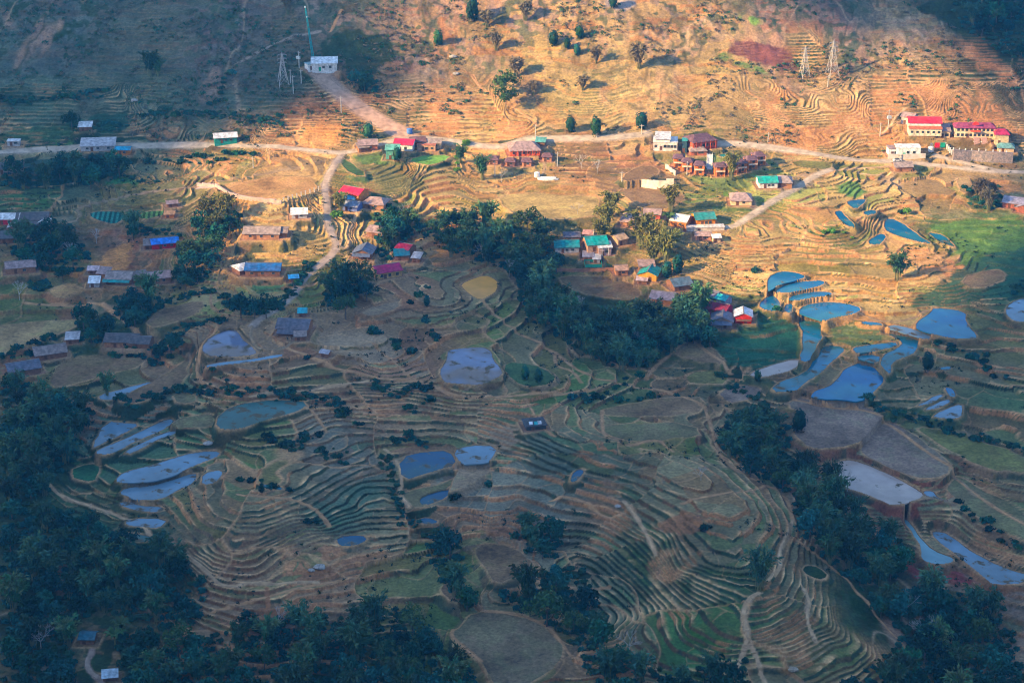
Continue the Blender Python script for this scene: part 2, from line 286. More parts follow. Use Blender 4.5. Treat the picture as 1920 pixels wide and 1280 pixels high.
# fields (levelled): outline | colour | smooth edge in metres
FIELDS = [("1470,758 1493,745 1520,750 1557,760 1613,761 1638,770 1658,788 1640,803 1597,838 1513,839 1487,819 1497,803 1513,786", MU, 5),
 ("1664,792 1713,813 1763,852 1783,880 1760,895 1720,893 1640,862 1604,841 1642,806", MU, 5), ("1780,905 1803,890 1860,922 1935,965 1935,1020 1860,988 1792,940", ST, 5),
 ("850,1180 900,1143 960,1147 1025,1167 1053,1200 1058,1225 1020,1260 990,1290 940,1290 900,1232 857,1202", (.22, .155, .085), 5), ("832,1087 862,1092 878,1113 850,1133 822,1110", BR, 4),
 ("892,1022 960,1027 1013,1060 985,1073 922,1098 905,1060", BR, 4), ("102,682 190,662 290,667 260,688 180,708 102,733 97,702", BR, 5), ("212,750 262,733 342,682 352,662 353,715 310,728 265,757", BR, 4),
 ("-15,612 70,602 160,602 125,618 60,646 -15,672", HB, 4), ("272,602 302,582 378,562 383,580 330,600 290,613", BR, 4), ("94,540 140,527 163,545 112,558", OR, 4), ("1052,517 1150,522 1198,537 1198,558 1110,558 1062,540", BR, 4),
 ("932,367 1000,364 1110,367 1128,380 1110,408 1000,413 942,390", GO, 5), ("1167,352 1240,350 1288,370 1260,393 1200,393 1172,370", BR, 4), ("1162,335 1200,310 1238,314 1233,330 1182,340", BR, 4), ("1215,345 1262,348 1262,336 1220,334", DH, 3),
 ("402,350 500,332 580,332 598,345 578,363 520,373 450,369 410,358", OR, 6), ("766,300 800,291 840,293 830,305 790,310", (.16, .30, .06), 4), ("1132,762 1300,742 1318,760 1308,778 1142,780", BR, 4),
 ("1142,792 1308,792 1316,818 1200,826 1142,812", ST, 4), ("748,925 850,900 885,880 852,900 800,950 765,950 752,940", ST, 4), ("860,875 900,875 925,870 910,895 850,920 845,915", TN, 4), ("165,402 195,395 238,400 220,421 200,418", (.03, .16, .12), 2),
 ("262,400 308,392 309,404 267,412", (.13, .24, .06), 2), ("1800,522 1868,502 1890,520 1830,544", BR, 3), ("950,677 1000,680 1040,700 1030,720 980,725 945,700", GR, 3), ("1345,733 1387,721 1431,731 1403,746 1360,757", MU, 3),
 ("412,600 437,598 445,612 415,622 408,615", BR, 3), ("130,885 165,870 195,880 180,905 140,900", (.04, .12, .05), 3), ("318,790 395,775 400,800 340,806", ST, 3), ("320,740 360,738 365,755 335,760", ST, 3),
 ("1790,335 1810,330 1830,350 1800,365", HB, 3), ("1480,300 1560,303 1552,317 1500,315", OL, 3), ("1290,625 1330,650 1370,680 1290,675 1265,660", BR, 3), ("1280,700 1350,690 1370,715 1290,725", OL, 3), ("640,300 655,300 690,330 660,330", GR, 4), ("1070,1065 1110,1075 1100,1090 1050,1085", DK, 3), ("1520,1060 1540,1065 1545,1085 1530,1090 1510,1070", DK, 3), ("670,585 745,565 758,575 700,592", TN, 3), ("1715,800 1800,815 1920,850 1935,885 1850,880 1760,830", OL, 4)]
# patches of ground cover or bare earth, following the slope: outline | colour
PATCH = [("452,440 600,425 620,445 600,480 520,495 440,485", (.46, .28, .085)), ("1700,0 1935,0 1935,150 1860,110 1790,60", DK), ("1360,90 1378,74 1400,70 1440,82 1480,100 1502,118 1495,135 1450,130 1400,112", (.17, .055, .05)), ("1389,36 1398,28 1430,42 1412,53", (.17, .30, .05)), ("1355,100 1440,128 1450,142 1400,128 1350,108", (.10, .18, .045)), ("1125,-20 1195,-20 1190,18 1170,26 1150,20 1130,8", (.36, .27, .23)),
 ("150,520 200,470 240,450 250,470 230,520 180,520 130,500", (.66, .26, .07)), ("230,520 300,480 340,440 345,450 310,480 260,510", (.66, .26, .07)), ("60,470 130,460 100,500 50,500", RD), ("1700,570 1780,520 1830,470 1880,440 1935,430 1935,560 1850,560 1760,575", (.03, .10, .05)),
 ("1720,430 1800,410 1935,400 1935,470 1850,470 1800,500 1790,470", (.10, .19, .04)), ("1330,640 1420,590 1490,600 1508,645 1495,670 1400,690 1350,670", (.025, .11, .055)), ("1560,350 1600,335 1620,350 1615,370 1580,365", (.10, .22, .05)),
 ("580,330 600,320 630,300 600,310", TN), ("560,240 640,230 650,260 600,280 560,270", (.66, .28, .08)), ("500,260 620,250 640,275 560,275", OR), ("820,30 850,60 860,95 835,90", RD), ("635,340 700,310 760,330 800,345 740,370 680,350", (.22, .18, .06)), ("665,285 740,285 760,300 700,310 660,300", (.09, .16, .04)),
 ("1440,330 1530,320 1540,340 1470,360 1420,360", TN), ("1180,425 1200,445 1190,470 1150,470 1120,485 1100,470", RD), ("1080,492 1130,480 1150,480 1148,495 1120,500 1090,502", (.03, .20, .08)), ("1250,290 1440,290 1480,330 1400,350 1320,350 1270,320", (.17, .21, .06)), ("970,672 1040,695 1030,720 985,722", (.02, .09, .045)),
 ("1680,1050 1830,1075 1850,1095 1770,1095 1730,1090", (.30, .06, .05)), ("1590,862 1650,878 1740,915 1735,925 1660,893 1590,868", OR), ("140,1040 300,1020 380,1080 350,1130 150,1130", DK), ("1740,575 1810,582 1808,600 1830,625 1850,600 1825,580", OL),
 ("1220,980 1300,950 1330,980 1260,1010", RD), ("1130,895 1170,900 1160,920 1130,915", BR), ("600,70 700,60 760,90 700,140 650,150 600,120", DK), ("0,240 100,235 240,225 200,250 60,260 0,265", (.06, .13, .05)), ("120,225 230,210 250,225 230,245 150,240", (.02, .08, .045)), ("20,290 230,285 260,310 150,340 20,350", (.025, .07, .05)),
 ("1540,600 1600,600 1660,612 1670,632 1600,650 1560,640", (.10, .15, .05)), ("100,262 140,258 142,272 100,275", (.12, .24, .06)), ("195,335 265,325 270,340 200,348", (.05, .18, .05)), ("1100,330 1250,330 1290,380 1150,380", BR), ("520,300 640,290 600,330 480,335", HB), ("810,860 850,900 800,925", GY_), ("930,790 1000,800 960,840 900,850", TN),
 ("470,500 540,530 470,530 440,515", RD), ("690,430 760,410 790,440 720,480 680,470", RD), ("1640,330 1690,320 1700,345 1670,350", TN), ("470,530 530,530 528,543 472,543", (.07, .2, .07)), ("1205,200 1280,180 1400,130 1460,150 1440,190 1330,210", HB), ("960,140 1000,130 1020,190 980,200", BR)]
# roads and paths: width m | colour | line
ROADC = (.52, .40, .29); PTH = (.58, .36, .19); PTD = (.52, .27, .12)
PATHS = [("road", 4.2, ROADC, "-60,292 0,285 70,280 150,276 250,272 350,272 450,273 550,278 610,284 640,288 690,277 722,267 760,262 800,259 850,265 900,274 940,276 975,265 1000,259 1100,260 1170,257 1215,249"),
 ("road", 4.0, ROADC, "1340,270 1380,269 1430,274 1480,281 1560,294 1640,302 1700,304 1760,310 1820,317 1880,322 1990,324"),
 ("road", 3.2, (.45, .33, .25), "640,288 630,305 612,335 608,350 613,385 615,415 622,440 633,458 628,472 605,492 575,515 555,545 530,572 505,588 485,600 472,610"),
 ("track", 11, (.52, .31, .21), "600,140 640,178 690,213 730,238 765,255"), ("road", 3.6, ROADC, "1560,318 1520,332 1480,360 1435,385 1392,415 1370,427 1310,425"), ("road", 3.6, ROADC, "1755,292 1790,300 1835,312 1870,320"),
 ("path", 2.6, PTH, "1560,318 1600,312 1650,311 1700,306"), ("path", 2.2, (.56, .32, .13), "480,384 466,420 446,452 430,482 414,512 400,545"), ("path", 2.2, PTH, "633,462 650,464 656,448 650,432 668,405 690,385 700,375"), ("path", 2.4, (.50, .36, .32), "370,348 400,349 430,365 470,374 520,380"),
 ("path", 2.0, TN, "635,292 590,302 480,325 390,343 300,356 230,366 160,380 140,388 152,398 145,408 120,418"), ("path", 2.0, PTD, "520,640 555,655 590,672 640,690 700,708 780,711 820,725 850,740 885,746 950,740 1010,733 1060,735 1130,722"),
 ("path", 1.6, PTD, "905,563 940,598 1000,633 1042,655 1080,690 1130,710 1220,722 1280,742 1320,760 1335,800 1345,845 1380,880 1440,905 1478,928 1486,970"), ("path", 1.4, PTD, "1042,655 1040,680 1075,690 1090,712"), ("path", 1.4, PTH, "1486,970 1478,1000 1460,1030 1466,1060 1440,1085"),
 ("path", 1.8, PTH, "1425,1105 1400,1125 1392,1150 1405,1190 1390,1230 1378,1262"), ("path", 1.6, PTH, "1405,1200 1420,1230 1440,1290"), ("path", 1.5, PTD, "1490,745 1520,750 1560,762 1613,764 1645,775 1680,800 1740,850 1790,885 1830,928 1880,960 1940,995"),
 ("path", 1.8, PTD, "1295,635 1320,655 1345,672 1370,695"), ("path", 1.8, PTD, "1285,640 1262,660 1225,688 1212,705"), ("path", 2.4, PTD, "45,560 80,566 150,571 185,563 212,582 235,602 262,620 272,632"), ("path", 1.5, PTD, "395,548 395,572 415,585 440,590 480,590"),
 ("path", 1.6, PTD, "428,590 405,620 380,642 372,670 368,700 380,718"), ("path", 1.3, PTH, "90,908 115,930 180,948 240,970 290,1005 330,1028 370,1052 395,1080 425,1096 480,1090 530,1092 600,1090"), ("path", 1.6, PTD, "445,922 490,930 540,933 580,945 605,965 618,985"),
 ("path", 1.3, PTH, "722,838 745,860 755,898 748,925 768,952"), ("path", 1.3, PTD, "500,750 562,748 585,768 605,795 612,808"), ("path", 1.1, TN, "472,611 468,628 480,650 510,655 540,645 560,638"), ("path", 1.2, PTH, "470,738 620,722 700,712"), ("path", 1.2, PTD, "1130,765 1128,790 1135,820 1180,828 1235,822 1262,838"),
 ("path", 1.5, PTD, "640,20 620,60"), ("path", 1.6, (.40, .28, .2), "440,120 500,90 555,65 600,60"), ("path", 1.5, PTH, "1700,200 1680,215 1670,235 1655,248"), ("path", 1.5, TN, "1020,300 1022,318 1012,332"), ("path", 1.5, PTD, "885,140 900,165 930,180 955,195 985,215 1010,235"),
 ("path", 1.4, PTD, "1400,170 1450,200 1500,240"), ("path", 1.3, PTD, "1280,940 1330,925 1390,920 1440,905"), ("path", 1.2, PTD, "1030,935 1065,925 1110,945 1135,970 1170,960"), ("path", 1.2, PTH, "1170,935 1190,960 1215,1000 1230,1040"), ("path", 1.3, PTD, "850,1180 845,1195 870,1215 900,1240"),
 ("path", 1.4, PTD, "900,1142 960,1148 1025,1168 1055,1205 1075,1235 1120,1235"), ("path", 1.4, PTD, "825,1075 850,1085 880,1115 900,1135"), ("path", 1.4, PTD, "995,1080 1040,1090 1090,1105 1140,1100"), ("path", 1.6, PTH, "1690,320 1640,330 1600,318"), ("path", 1.4, PTD, "560,540 600,525 650,500"),
 ("path", 2.0, RD, "500,1100 505,1140 490,1140"), ("path", 1.5, PTD, "370,1150 450,1130 560,1100 640,1085"), ("path", 2.2, (.40, .26, .2), "172,1220 160,1240 172,1260 190,1275 200,1300"), ("path", 1.5, PTD, "540,1225 640,1240 720,1260 760,1290"), ("path", 1.3, PTH, "1500,1090 1520,1120 1510,1160 1530,1200"),
 ("path", 1.5, TN, "1700,950 1720,940 1740,930 1790,945"), ("path", 1.3, TN, "1780,885 1800,895 1820,920 1830,930"), ("path", 1.2, PTD, "1480,1000 1560,1060 1600,1100 1650,1160 1700,1220"), ("path", 1.2, PTD, "700,640 760,700 780,711"), ("path", 1.0, PTD, "985,745 1000,770 1010,800 1040,815"), ("path", 1.2, TN, "1430,545 1455,560 1468,590 1490,598 1540,604 1625,582 1640,600 1690,600 1740,580")]

def seg_dist(x, y, pts, closed):
    d = np.full(x.shape, 1e9)
    n = len(pts)
    for i in range(n if closed else n - 1):
        ax, ay = pts[i]; bx, by_ = pts[(i + 1) % n]; vx, vy = bx - ax, by_ - ay; L = vx * vx + vy * vy + 1e-9
        t = np.clip(((x - ax) * vx + (y - ay) * vy) / L, 0, 1); d = np.minimum(d, (x - ax - t * vx) ** 2 + (y - ay - t * vy) ** 2)
    return np.sqrt(d)
def inside(x, y, pts):
    r = np.zeros(x.shape, bool); n = len(pts)
    for i in range(n):
        ax, ay = pts[i]; bx, by_ = pts[(i + 1) % n]
        c = ((ay > y) != (by_ > y)); r ^= c & (x < (bx - ax) * (y - ay) / (by_ - ay + 1e-12) + ax)
    return r
def chaikin(p, closed, n=2):
    for _ in range(n):
        q = []
        m = len(p)
        if not closed: q.append(p[0])
        for i in range(m if closed else m - 1):
            a = p[i]; b = p[(i + 1) % m]; q += [a * .75 + b * .25, a * .25 + b * .75]
        if not closed: q.append(p[-1])
        p = np.array(q)
    return p
# levels of fields and ponds; the ground around them is drawn up or down to meet them
ops = [(P_(s), c, bw, None) for s, c, bw in FIELDS]
for ln in PONDS.split("\n"):
    s, k = ln.split("|"); ops.append((P_(s), None, 3.0, k))
info = [None]
def ragged(p, amp):
    q = []
    for i in range(len(p)):
        a, b = p[i], p[(i + 1) % len(p)]; n = max(int(np.linalg.norm(b - a) / 2.5), 1); q += [a + (b - a) * k / n for k in range(n)]
    p = np.array(q); sz = min(1.0, np.ptp(p[:, 1]) / 14 + .15); return p + np.stack([fbm(p[:, 0], p[:, 1], 13, 11, 3), fbm(p[:, 0], p[:, 1], 13, 15, 3)], 1) * amp * 1.7 * sz
_gx, _gy = np.meshgrid(np.linspace(-520, 520, 800), np.linspace(480, 1300, 632)); _b0 = base(_gx, _gy); _m = np.zeros(_gx.shape); _D = np.zeros(_gx.shape)
for q, c, bw, kind in ops:
    x, y = march([q[:, 0].mean()], [q[:, 1].mean()]); L = float(base(x, y)[0]); x, y = on_plane(q[:, 0], q[:, 1], L); pts = chaikin(np.stack([x, y], 1), True, 1)
    pts = ragged(pts, 1.0 if kind else 2.0); info.append((pts, L, c, kind, bw)); i = inside(_gx, _gy, pts); _m[i] = 1; _D[i] = L - _b0[i]
def gblur(A, sig):
    h, w_ = A.shape; fy = np.fft.fftfreq(2 * h)[:, None]; fx = np.fft.rfftfreq(2 * w_)[None]; s_ = sig / 1.3
    return np.fft.irfft2(np.fft.rfft2(A, (2 * h, 2 * w_)) * np.exp(-2 * (math.pi * s_) ** 2 * (fx ** 2 + fy ** 2)), (2 * h, 2 * w_))[:h, :w_]
_na = gblur(_D * _m, 7) + .3 * gblur(_D * _m, 22) ; _nb = gblur(_m, 7) + .3 * gblur(_m, 22)
CORR = np.where(_m > 0, _D, _na / (_nb + .005)); CORR = gblur(CORR, 1.6)

# ------------------------------------------------------------------ fan-shaped grid: finer where things are near
tcols = np.concatenate([np.linspace(-2.2, -.36, 46)[:-1], np.linspace(-.36, -.275, 40)[:-1], np.linspace(-.275, .275, 1560), np.linspace(.275, .36, 40)[1:], np.linspace(.36, 2.2, 46)[1:]])
pyr = np.arange(1325, -330, -1.28); _pz = np.array([zb_px(p) for p in pyr]); _yy = on_plane(960, pyr, _pz)[1]
yrows = np.concatenate([np.linspace(-300, _yy[0] - 40, 70), np.linspace(_yy[0] - 38, _yy[0] - 1.5, 14), _yy, np.linspace(_yy[-1] + 3, 1500, 90), np.linspace(1510, 2300, 50)])
yrows = np.maximum.accumulate(yrows + np.arange(len(yrows)) * 1e-5)
NR, NC = len(yrows), len(tcols)
YY = np.repeat(yrows[:, None], NC, 1); WID = np.maximum(YY, 500); XX = tcols[None, :] * WID
H0 = base(XX, YY)
def winb(x0, x1, y0, y1, pad):
    r0 = max(np.searchsorted(yrows, y0 - pad) - 1, 0); r1 = min(np.searchsorted(yrows, y1 + pad) + 1, NR)
    ta = min((x0 - pad) / max(y0 - pad, 500), (x0 - pad) / max(y1 + pad, 500)); tb = max((x1 + pad) / max(y0 - pad, 500), (x1 + pad) / max(y1 + pad, 500))
    c0 = max(np.searchsorted(tcols, ta) - 1, 0); c1 = min(np.searchsorted(tcols, tb) + 1, NC)
    return slice(r0, r1), slice(c0, c1)
# region look by inverse distance
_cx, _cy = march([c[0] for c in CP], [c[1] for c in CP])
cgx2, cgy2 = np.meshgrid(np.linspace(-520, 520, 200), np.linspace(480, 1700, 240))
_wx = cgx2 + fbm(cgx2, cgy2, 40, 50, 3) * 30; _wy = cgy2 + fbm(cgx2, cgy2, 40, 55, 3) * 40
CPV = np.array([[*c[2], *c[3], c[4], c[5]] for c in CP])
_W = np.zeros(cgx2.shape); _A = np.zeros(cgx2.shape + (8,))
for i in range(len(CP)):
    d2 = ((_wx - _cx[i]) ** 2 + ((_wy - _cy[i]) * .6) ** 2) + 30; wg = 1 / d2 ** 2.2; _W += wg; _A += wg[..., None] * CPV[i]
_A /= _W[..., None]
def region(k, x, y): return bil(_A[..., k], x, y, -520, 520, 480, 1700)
STR = region(6, XX, YY) * sstep(1330, 1180, YY) * sstep(420, 490, YY)
gy_, gx_ = np.gradient(H0); dyr = np.gradient(yrows)[:, None]; dxr = np.gradient(tcols)[None, :] * WID
gr = np.sqrt((gy_ / np.maximum(dyr, .05)) ** 2 + (gx_ / dxr) ** 2); gr = np.clip(gr, .03, 1.2)
# parcels: each family's terraces break off at its neighbour's
G_ = 46.0; wx = XX + fbm(XX, YY, 38, 61, 3) * 26; wy = YY + fbm(XX, YY, 38, 65, 3) * 26; ci = np.floor(wx / G_).astype(np.int32); cj = np.floor(wy / G_).astype(np.int32)
F1 = np.full(XX.shape, 1e9); F2 = F1.copy(); CID = np.zeros(XX.shape, np.int32)
for di in (-1, 0, 1):
    for dj in (-1, 0, 1):
        a_ = ci + di; b_ = cj + dj; jx = _lat[40][b_ & 255, a_ & 255]; jy = _lat[41][b_ & 255, a_ & 255]
        d = np.hypot(wx - (a_ + .15 + .7 * jx) * G_, wy - (b_ + .15 + .7 * jy) * G_); nw = d < F1
        F2 = np.where(nw, F1, np.minimum(F2, d)); CID = np.where(nw, (a_ & 255) * 256 + (b_ & 255), CID); F1 = np.where(nw, d, F1)
def ch(k): return _lat[k].ravel()[CID]
Hw = H0 + fbm(XX, YY, 14, 60, 3) * .42
stepf = (.6 + 1.5 * ch(42) ** 1.7) * np.clip(region(7, XX, YY) / 1.2, .6, 1.7); stepf = np.where(YY > 1000, np.minimum(stepf, 1.25), stepf)
off_ = ch(43) * stepf
u = (Hw + off_) / stepf; u0 = u; u = u + 1.15 * vn(u, ch(47) * 900, 2.3, 18); n_ = np.floor(u); f_ = u - n_
rf = np.clip(1.05 * gr / stepf, .06, .5)
rise = sstep(0, 1, (f_ - (1 - rf)) / rf)
G2 = 19.0; w2x = XX + fbm(XX, YY, 24, 161, 2) * 16; w2y = YY + fbm(XX, YY, 24, 165, 2) * 16; ci = np.floor(w2x / G2).astype(np.int32); cj = np.floor(w2y / G2 + n_ * .37).astype(np.int32); yy2 = w2y + n_ * .37 * G2
E1 = np.full(XX.shape, 1e9); E2 = E1.copy(); CI2 = np.zeros(XX.shape, np.int32)
for di in (-1, 0, 1):
    for dj in (-1, 0, 1):
        a_ = ci + di; b_ = cj + dj; jx = _lat[50][b_ & 255, a_ & 255]; jy = _lat[51][b_ & 255, a_ & 255]; d = np.hypot(w2x - (a_ + .1 + .8 * jx) * G2, (yy2 - (b_ + .1 + .8 * jy) * G2) * .7); nw = d < E1
        E2 = np.where(nw, E1, np.minimum(E2, d)); CI2 = np.where(nw, (a_ & 255) * 256 + (b_ & 255), CI2); E1 = np.where(nw, d, E1)
plot = _lat[52].ravel()[CI2]; edge2 = np.exp(-((E2 - E1) / .8) ** 2) * (plot > .55) * (1 - np.clip(rise * 2, 0, 1))
zt_ = stepf * (n_ + rise) - (u - u0) * stepf - off_ - stepf * .25 + (plot - .5) * .35 * (1 - rise)
lip = np.exp(-(f_ * stepf / gr / .8) ** 2)
edge = np.exp(-((F2 - F1) / 1.3) ** 2) * (ch(44) > .35)
strm = np.clip(STR * 1.25, 0, 1)
Z = H0 + (zt_ - H0 + .12 * lip + .15 * edge + .12 * edge2) * strm
Z = Z + (1 - strm) * (fbm(XX, YY, 7, 70, 3) * 1.6) * sstep(440, 490, YY)
# colours
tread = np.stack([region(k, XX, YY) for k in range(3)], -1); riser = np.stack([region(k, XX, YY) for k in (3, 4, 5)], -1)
hsh = np.mod(np.sin(n_ * 12.9898 + CID * .7133 + np.floor(XX / 30 + fbm(XX, YY, 30, 75, 2) * 1.2 + n_ * .37) * 78.233) * 43758.5453, 1); cc1 = ch(45)
tread *= (.80 + .22 * hsh + .26 * plot)[..., None] * (.82 + .36 * cc1)[..., None]; tread = np.where(((ch(46) > .78) & (YY < 985))[..., None], tread * np.array([.72, 1.0, .72]), tread)
grn = (((hsh * 7.7) % 1 > .8) & (YY < 960))[..., None]; tread = np.where(grn, tread * np.array([.75, 1.02, .78]), tread)
brn = ((hsh * 13.3) % 1 > .75)[..., None]; tread = np.where(brn, tread * np.array([1.15, .88, .8]), tread)
nA = fbm(XX, YY, 14, 80, 4); nB = fbm(XX, YY, 5, 85, 3); nC = fbm(XX, YY, 45, 90, 3)
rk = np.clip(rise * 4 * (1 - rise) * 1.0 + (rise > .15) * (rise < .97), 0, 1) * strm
C = tread * (1 - rk[..., None]) + (riser * .55) * rk[..., None]  # riser colour darkened to paint shade onto the terrace banks
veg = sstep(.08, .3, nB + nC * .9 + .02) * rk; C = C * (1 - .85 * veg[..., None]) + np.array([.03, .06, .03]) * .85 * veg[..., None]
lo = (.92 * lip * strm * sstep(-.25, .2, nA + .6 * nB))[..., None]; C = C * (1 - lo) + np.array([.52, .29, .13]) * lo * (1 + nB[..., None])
rdm = (sstep(.02, .22, fbm(XX, YY, 18, 140, 3)) * np.clip(rk + lip * strm, 0, 1) * .7)[..., None]; C = C * (1 - rdm) + np.array([.52, .215, .085]) * rdm
el = (np.clip(edge * .8 + edge2 * .5, 0, .85) * strm)[..., None]; C = C * (1 - el) + np.array([.55, .29, .13]) * el
# unterraced scrub: mottled
sm = (1 - strm)[..., None]
mot = sstep(.02, .22, nB + .5 * nA)[..., None]; sp = sstep(.16, .3, vn(XX, YY, 2.6, 95) + .5 * nA)[..., None]
C2 = tread * (1 - mot) + riser * mot; C2 = C2 * (1 - .75 * sp) + np.array([.045, .075, .035]) * .75 * sp
er = sstep(.30, .5, fbm(XX * .8, YY * .35, 13, 99, 3))[..., None]; C2 = C2 * (1 - er * .7) + np.array([.42, .22, .13]) * er * .7
g1 = (np.exp(-(fbm(XX, YY * .6, 34, 150, 4) / .028) ** 2) * .7)[..., None]; C2 = C2 * (1 - g1) + np.array([.05, .055, .025]) * g1
g2 = (np.exp(-(fbm(XX, YY * .5, 44, 170, 4) / .018) ** 2) * .6)[..., None]; C2 = C2 * (1 - g2) + np.array([.50, .31, .18]) * g2
C = C * (1 - sm) + C2 * sm
C *= (1 + .4 * nA + .2 * nB + .3 * vn(XX, YY, 1.3, 97))[..., None]
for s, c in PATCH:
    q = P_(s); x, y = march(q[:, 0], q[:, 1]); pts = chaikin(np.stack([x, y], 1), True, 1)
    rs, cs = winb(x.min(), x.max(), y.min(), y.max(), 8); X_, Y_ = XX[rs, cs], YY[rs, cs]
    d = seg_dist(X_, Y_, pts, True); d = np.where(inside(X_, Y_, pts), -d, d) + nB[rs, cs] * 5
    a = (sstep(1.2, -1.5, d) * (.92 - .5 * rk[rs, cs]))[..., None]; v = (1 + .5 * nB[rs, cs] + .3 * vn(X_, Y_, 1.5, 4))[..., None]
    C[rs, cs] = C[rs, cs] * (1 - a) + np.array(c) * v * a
# levelled fields, ponds and building plots
DIST = np.full(H0.shape, 1e9); LN = np.zeros(H0.shape); IN = np.zeros(H0.shape, np.int16); BW = np.full(H0.shape, 4.0)
PADS = []   # x, y, z, radius x, radius y, rotation — filled before the ground is finished
def apply_poly(idx, pts, L, bw, pad):
    rs, cs = winb(pts[:, 0].min(), pts[:, 0].max(), pts[:, 1].min(), pts[:, 1].max(), bw + 2); X_, Y_ = XX[rs, cs], YY[rs, cs]
    d = seg_dist(X_, Y_, pts, True); i = inside(X_, Y_, pts)
    IN[rs, cs] = np.where(i, idx, IN[rs, cs]); LN[rs, cs] = np.where(i, L, LN[rs, cs])
    o = (~i) & (d < DIST[rs, cs]) & (IN[rs, cs] == 0)
    DIST[rs, cs] = np.where(o, d, DIST[rs, cs]); LN[rs, cs] = np.where(o, L, LN[rs, cs]); BW[rs, cs] = np.where(o, bw, BW[rs, cs])
    return rs, cs, i, d
for k in range(1, len(info)): apply_poly(k, info[k][0], info[k][1], info[k][4], 0)
# ------------------------------------------------------------------ buildings: px, py of the roof centre, width in photo pixels, depth m, wall height m, turn
GREY = (.26, .195, .17); DGREY = (.105, .095, .095); PINKG = (.36, .24, .22); WHITE = (.72, .70, .68); TEAL = (.01, .27, .25); BLUE = (.015, .13, .38); RED = (.62, .02, .045); CRIM = (.36, .015, .07); BROWN = (.17, .085, .09)
WOOD = (.30, .14, .08); ORNG = (.62, .22, .05); CREAM = (.72, .50, .30); MUDW = (.42, .20, .11); SKY_ = (.12, .42, .62); BRICK = (.50, .16, .09); TURQ = (.03, .50, .48); PALE = (.45, .42, .42); STONE = (.33, .25, .22)
B = []
def b(name, px, py, wpx, d, hw, rot, style, rc, wc, label, cat="house", **o): B.append(dict(name=name, px=px, py=py, wpx=wpx, d=d, hw=hw, rot=rot, style=style, rc=rc, wc=wc, label=label, cat=cat, **o))
b("farm_shed", 160, 233, 22, 5, 2.2, 4, 'shed', WHITE, WOOD, "small pale roofed shed against the dark green bank far left", "shed", win=0)
b("long_shed", 184, 266, 60, 8, 2.8, 6, 'shed', PALE, PALE, "long grey metal shed beside the road next to the lettuce plot", "shed", win=3)
b("roadside_shop", 231, 276, 26, 5, 3.0, 0, 'gable', (.02, .33, .48), ORNG, "roadside shop with turquoise roof and bright orange front at the end of the grey shed", "shop", win=1)
b("wooden_hut", 137, 294, 28, 6, 2.4, -25, 'gable', STONE, WOOD, "brown roofed hut alone among dark shrubs below the road", "hut", win=0)
b("green_walled_house", 422, 251, 40, 7, 3.0, 12, 'gable', WHITE, (.03, .28, .22), "white roofed house with green walls above the long bend of the road", win=2)
b("frame_shed", 26, 263, 22, 4, 2.4, 3, 'flat', WHITE, PALE, "low white framed shed by the road at the far left edge", "shed", win=2)
b("roadside_house", 14, 308, 55, 8, 3, 10, 'gable', DGREY, STONE, "dark roofed house half hidden by trees under the far left road", win=1)
b("relay_station", 608, 113, 46, 7, 4.2, 4, 'shed', WHITE, WHITE, "white relay station with green door on the ledge below the hillside", "station", win=2, doorc=(.01, .40, .22))
b("guard_hut", 583, 119, 16, 5, 3, 30, 'flat', (.3, .42, .42), WHITE, "little grey green annex on the left end of the white relay station", "annex", win=0)
b("field_hut", 322, 377, 18, 4, 2, 15, 'gable', PINKG, MUDW, "small pinkish roofed hut on the bend of the pale terraces", "hut", win=0)
b("straw_hut", 318, 397, 16, 4, 2, 0, 'gable', (.55, .28, .12), ORNG, "straw coloured hut beside the green vegetable strips", "hut", win=0)
b("village_house", 14, 402, 44, 8, 3, 0, 'gable', WHITE, RED, "white roofed house with red wall at the left edge of the photo", win=1)
b("village_house", 62, 402, 56, 10, 3.2, 4, 'gable', DGREY, WOOD, "big dark grey roofed house beside the white roofs far left", win=2, porch=1)
b("small_house", 82, 411, 20, 6, 2.6, 95, 'gable', WHITE, MUDW, "small white gabled house in front of the big dark roof far left", win=0)
b("small_house", 27, 420, 20, 6, 2.6, 95, 'gable', PALE, WOOD, "small grey white gabled house below the white roof at left edge", win=0)
b("field_shed", 14, 440, 34, 6, 2.4, 8, 'shed', DGREY, WOOD, "dark low shed among trees at the left edge under the white roofs", "shed", win=0)
b("blue_roofed_house", 308, 448, 46, 7, 2.8, 16, 'gable', (.02, .22, .75), RED, "bright blue roofed house with red wall above the orange slope", win=2)
b("lean_to", 279, 454, 16, 5, 2.2, 10, 'shed', GREY, WOOD, "small grey lean-to left of the bright blue roof", "shed", win=0)
b("mud_house", 38, 492, 50, 8, 3, 14, 'gable', PINKG, MUDW, "grey roofed house with orange mud wall alone at far left under trees", win=1)
b("hut_cluster", 176, 500, 18, 5, 2, 0, 'gable', (.6, .42, .42), WOOD, "tiny pale pink roofed hut at the foot of the orange slope", "hut", win=0)
b("hut_cluster", 195, 507, 18, 5, 2, -15, 'shed', PINKG, MUDW, "brown hut squeezed between the pink hut and the teal eaved house", "hut", win=0)
b("storage_shed", 177, 524, 18, 5, 2.2, 5, 'shed', WHITE, PALE, "white topped shed standing alone in the grass below the orange slope", "shed", win=0)
b("farmhouse", 226, 512, 46, 9, 2.8, -6, 'gable', STONE, WOOD, "brown roofed farmhouse with a teal sheet along its lower eave", win=1, eave=TEAL)
b("side_house", 258, 511, 24, 7, 2.6, 28, 'gable', GREY, WOOD, "narrow grey house wedged between two brown farmhouses", win=0)
b("farmhouse", 293, 512, 46, 8, 2.8, 16, 'gable', PINKG, MUDW, "pinkish brown farmhouse with open front right of the teal eaved one", win=2)
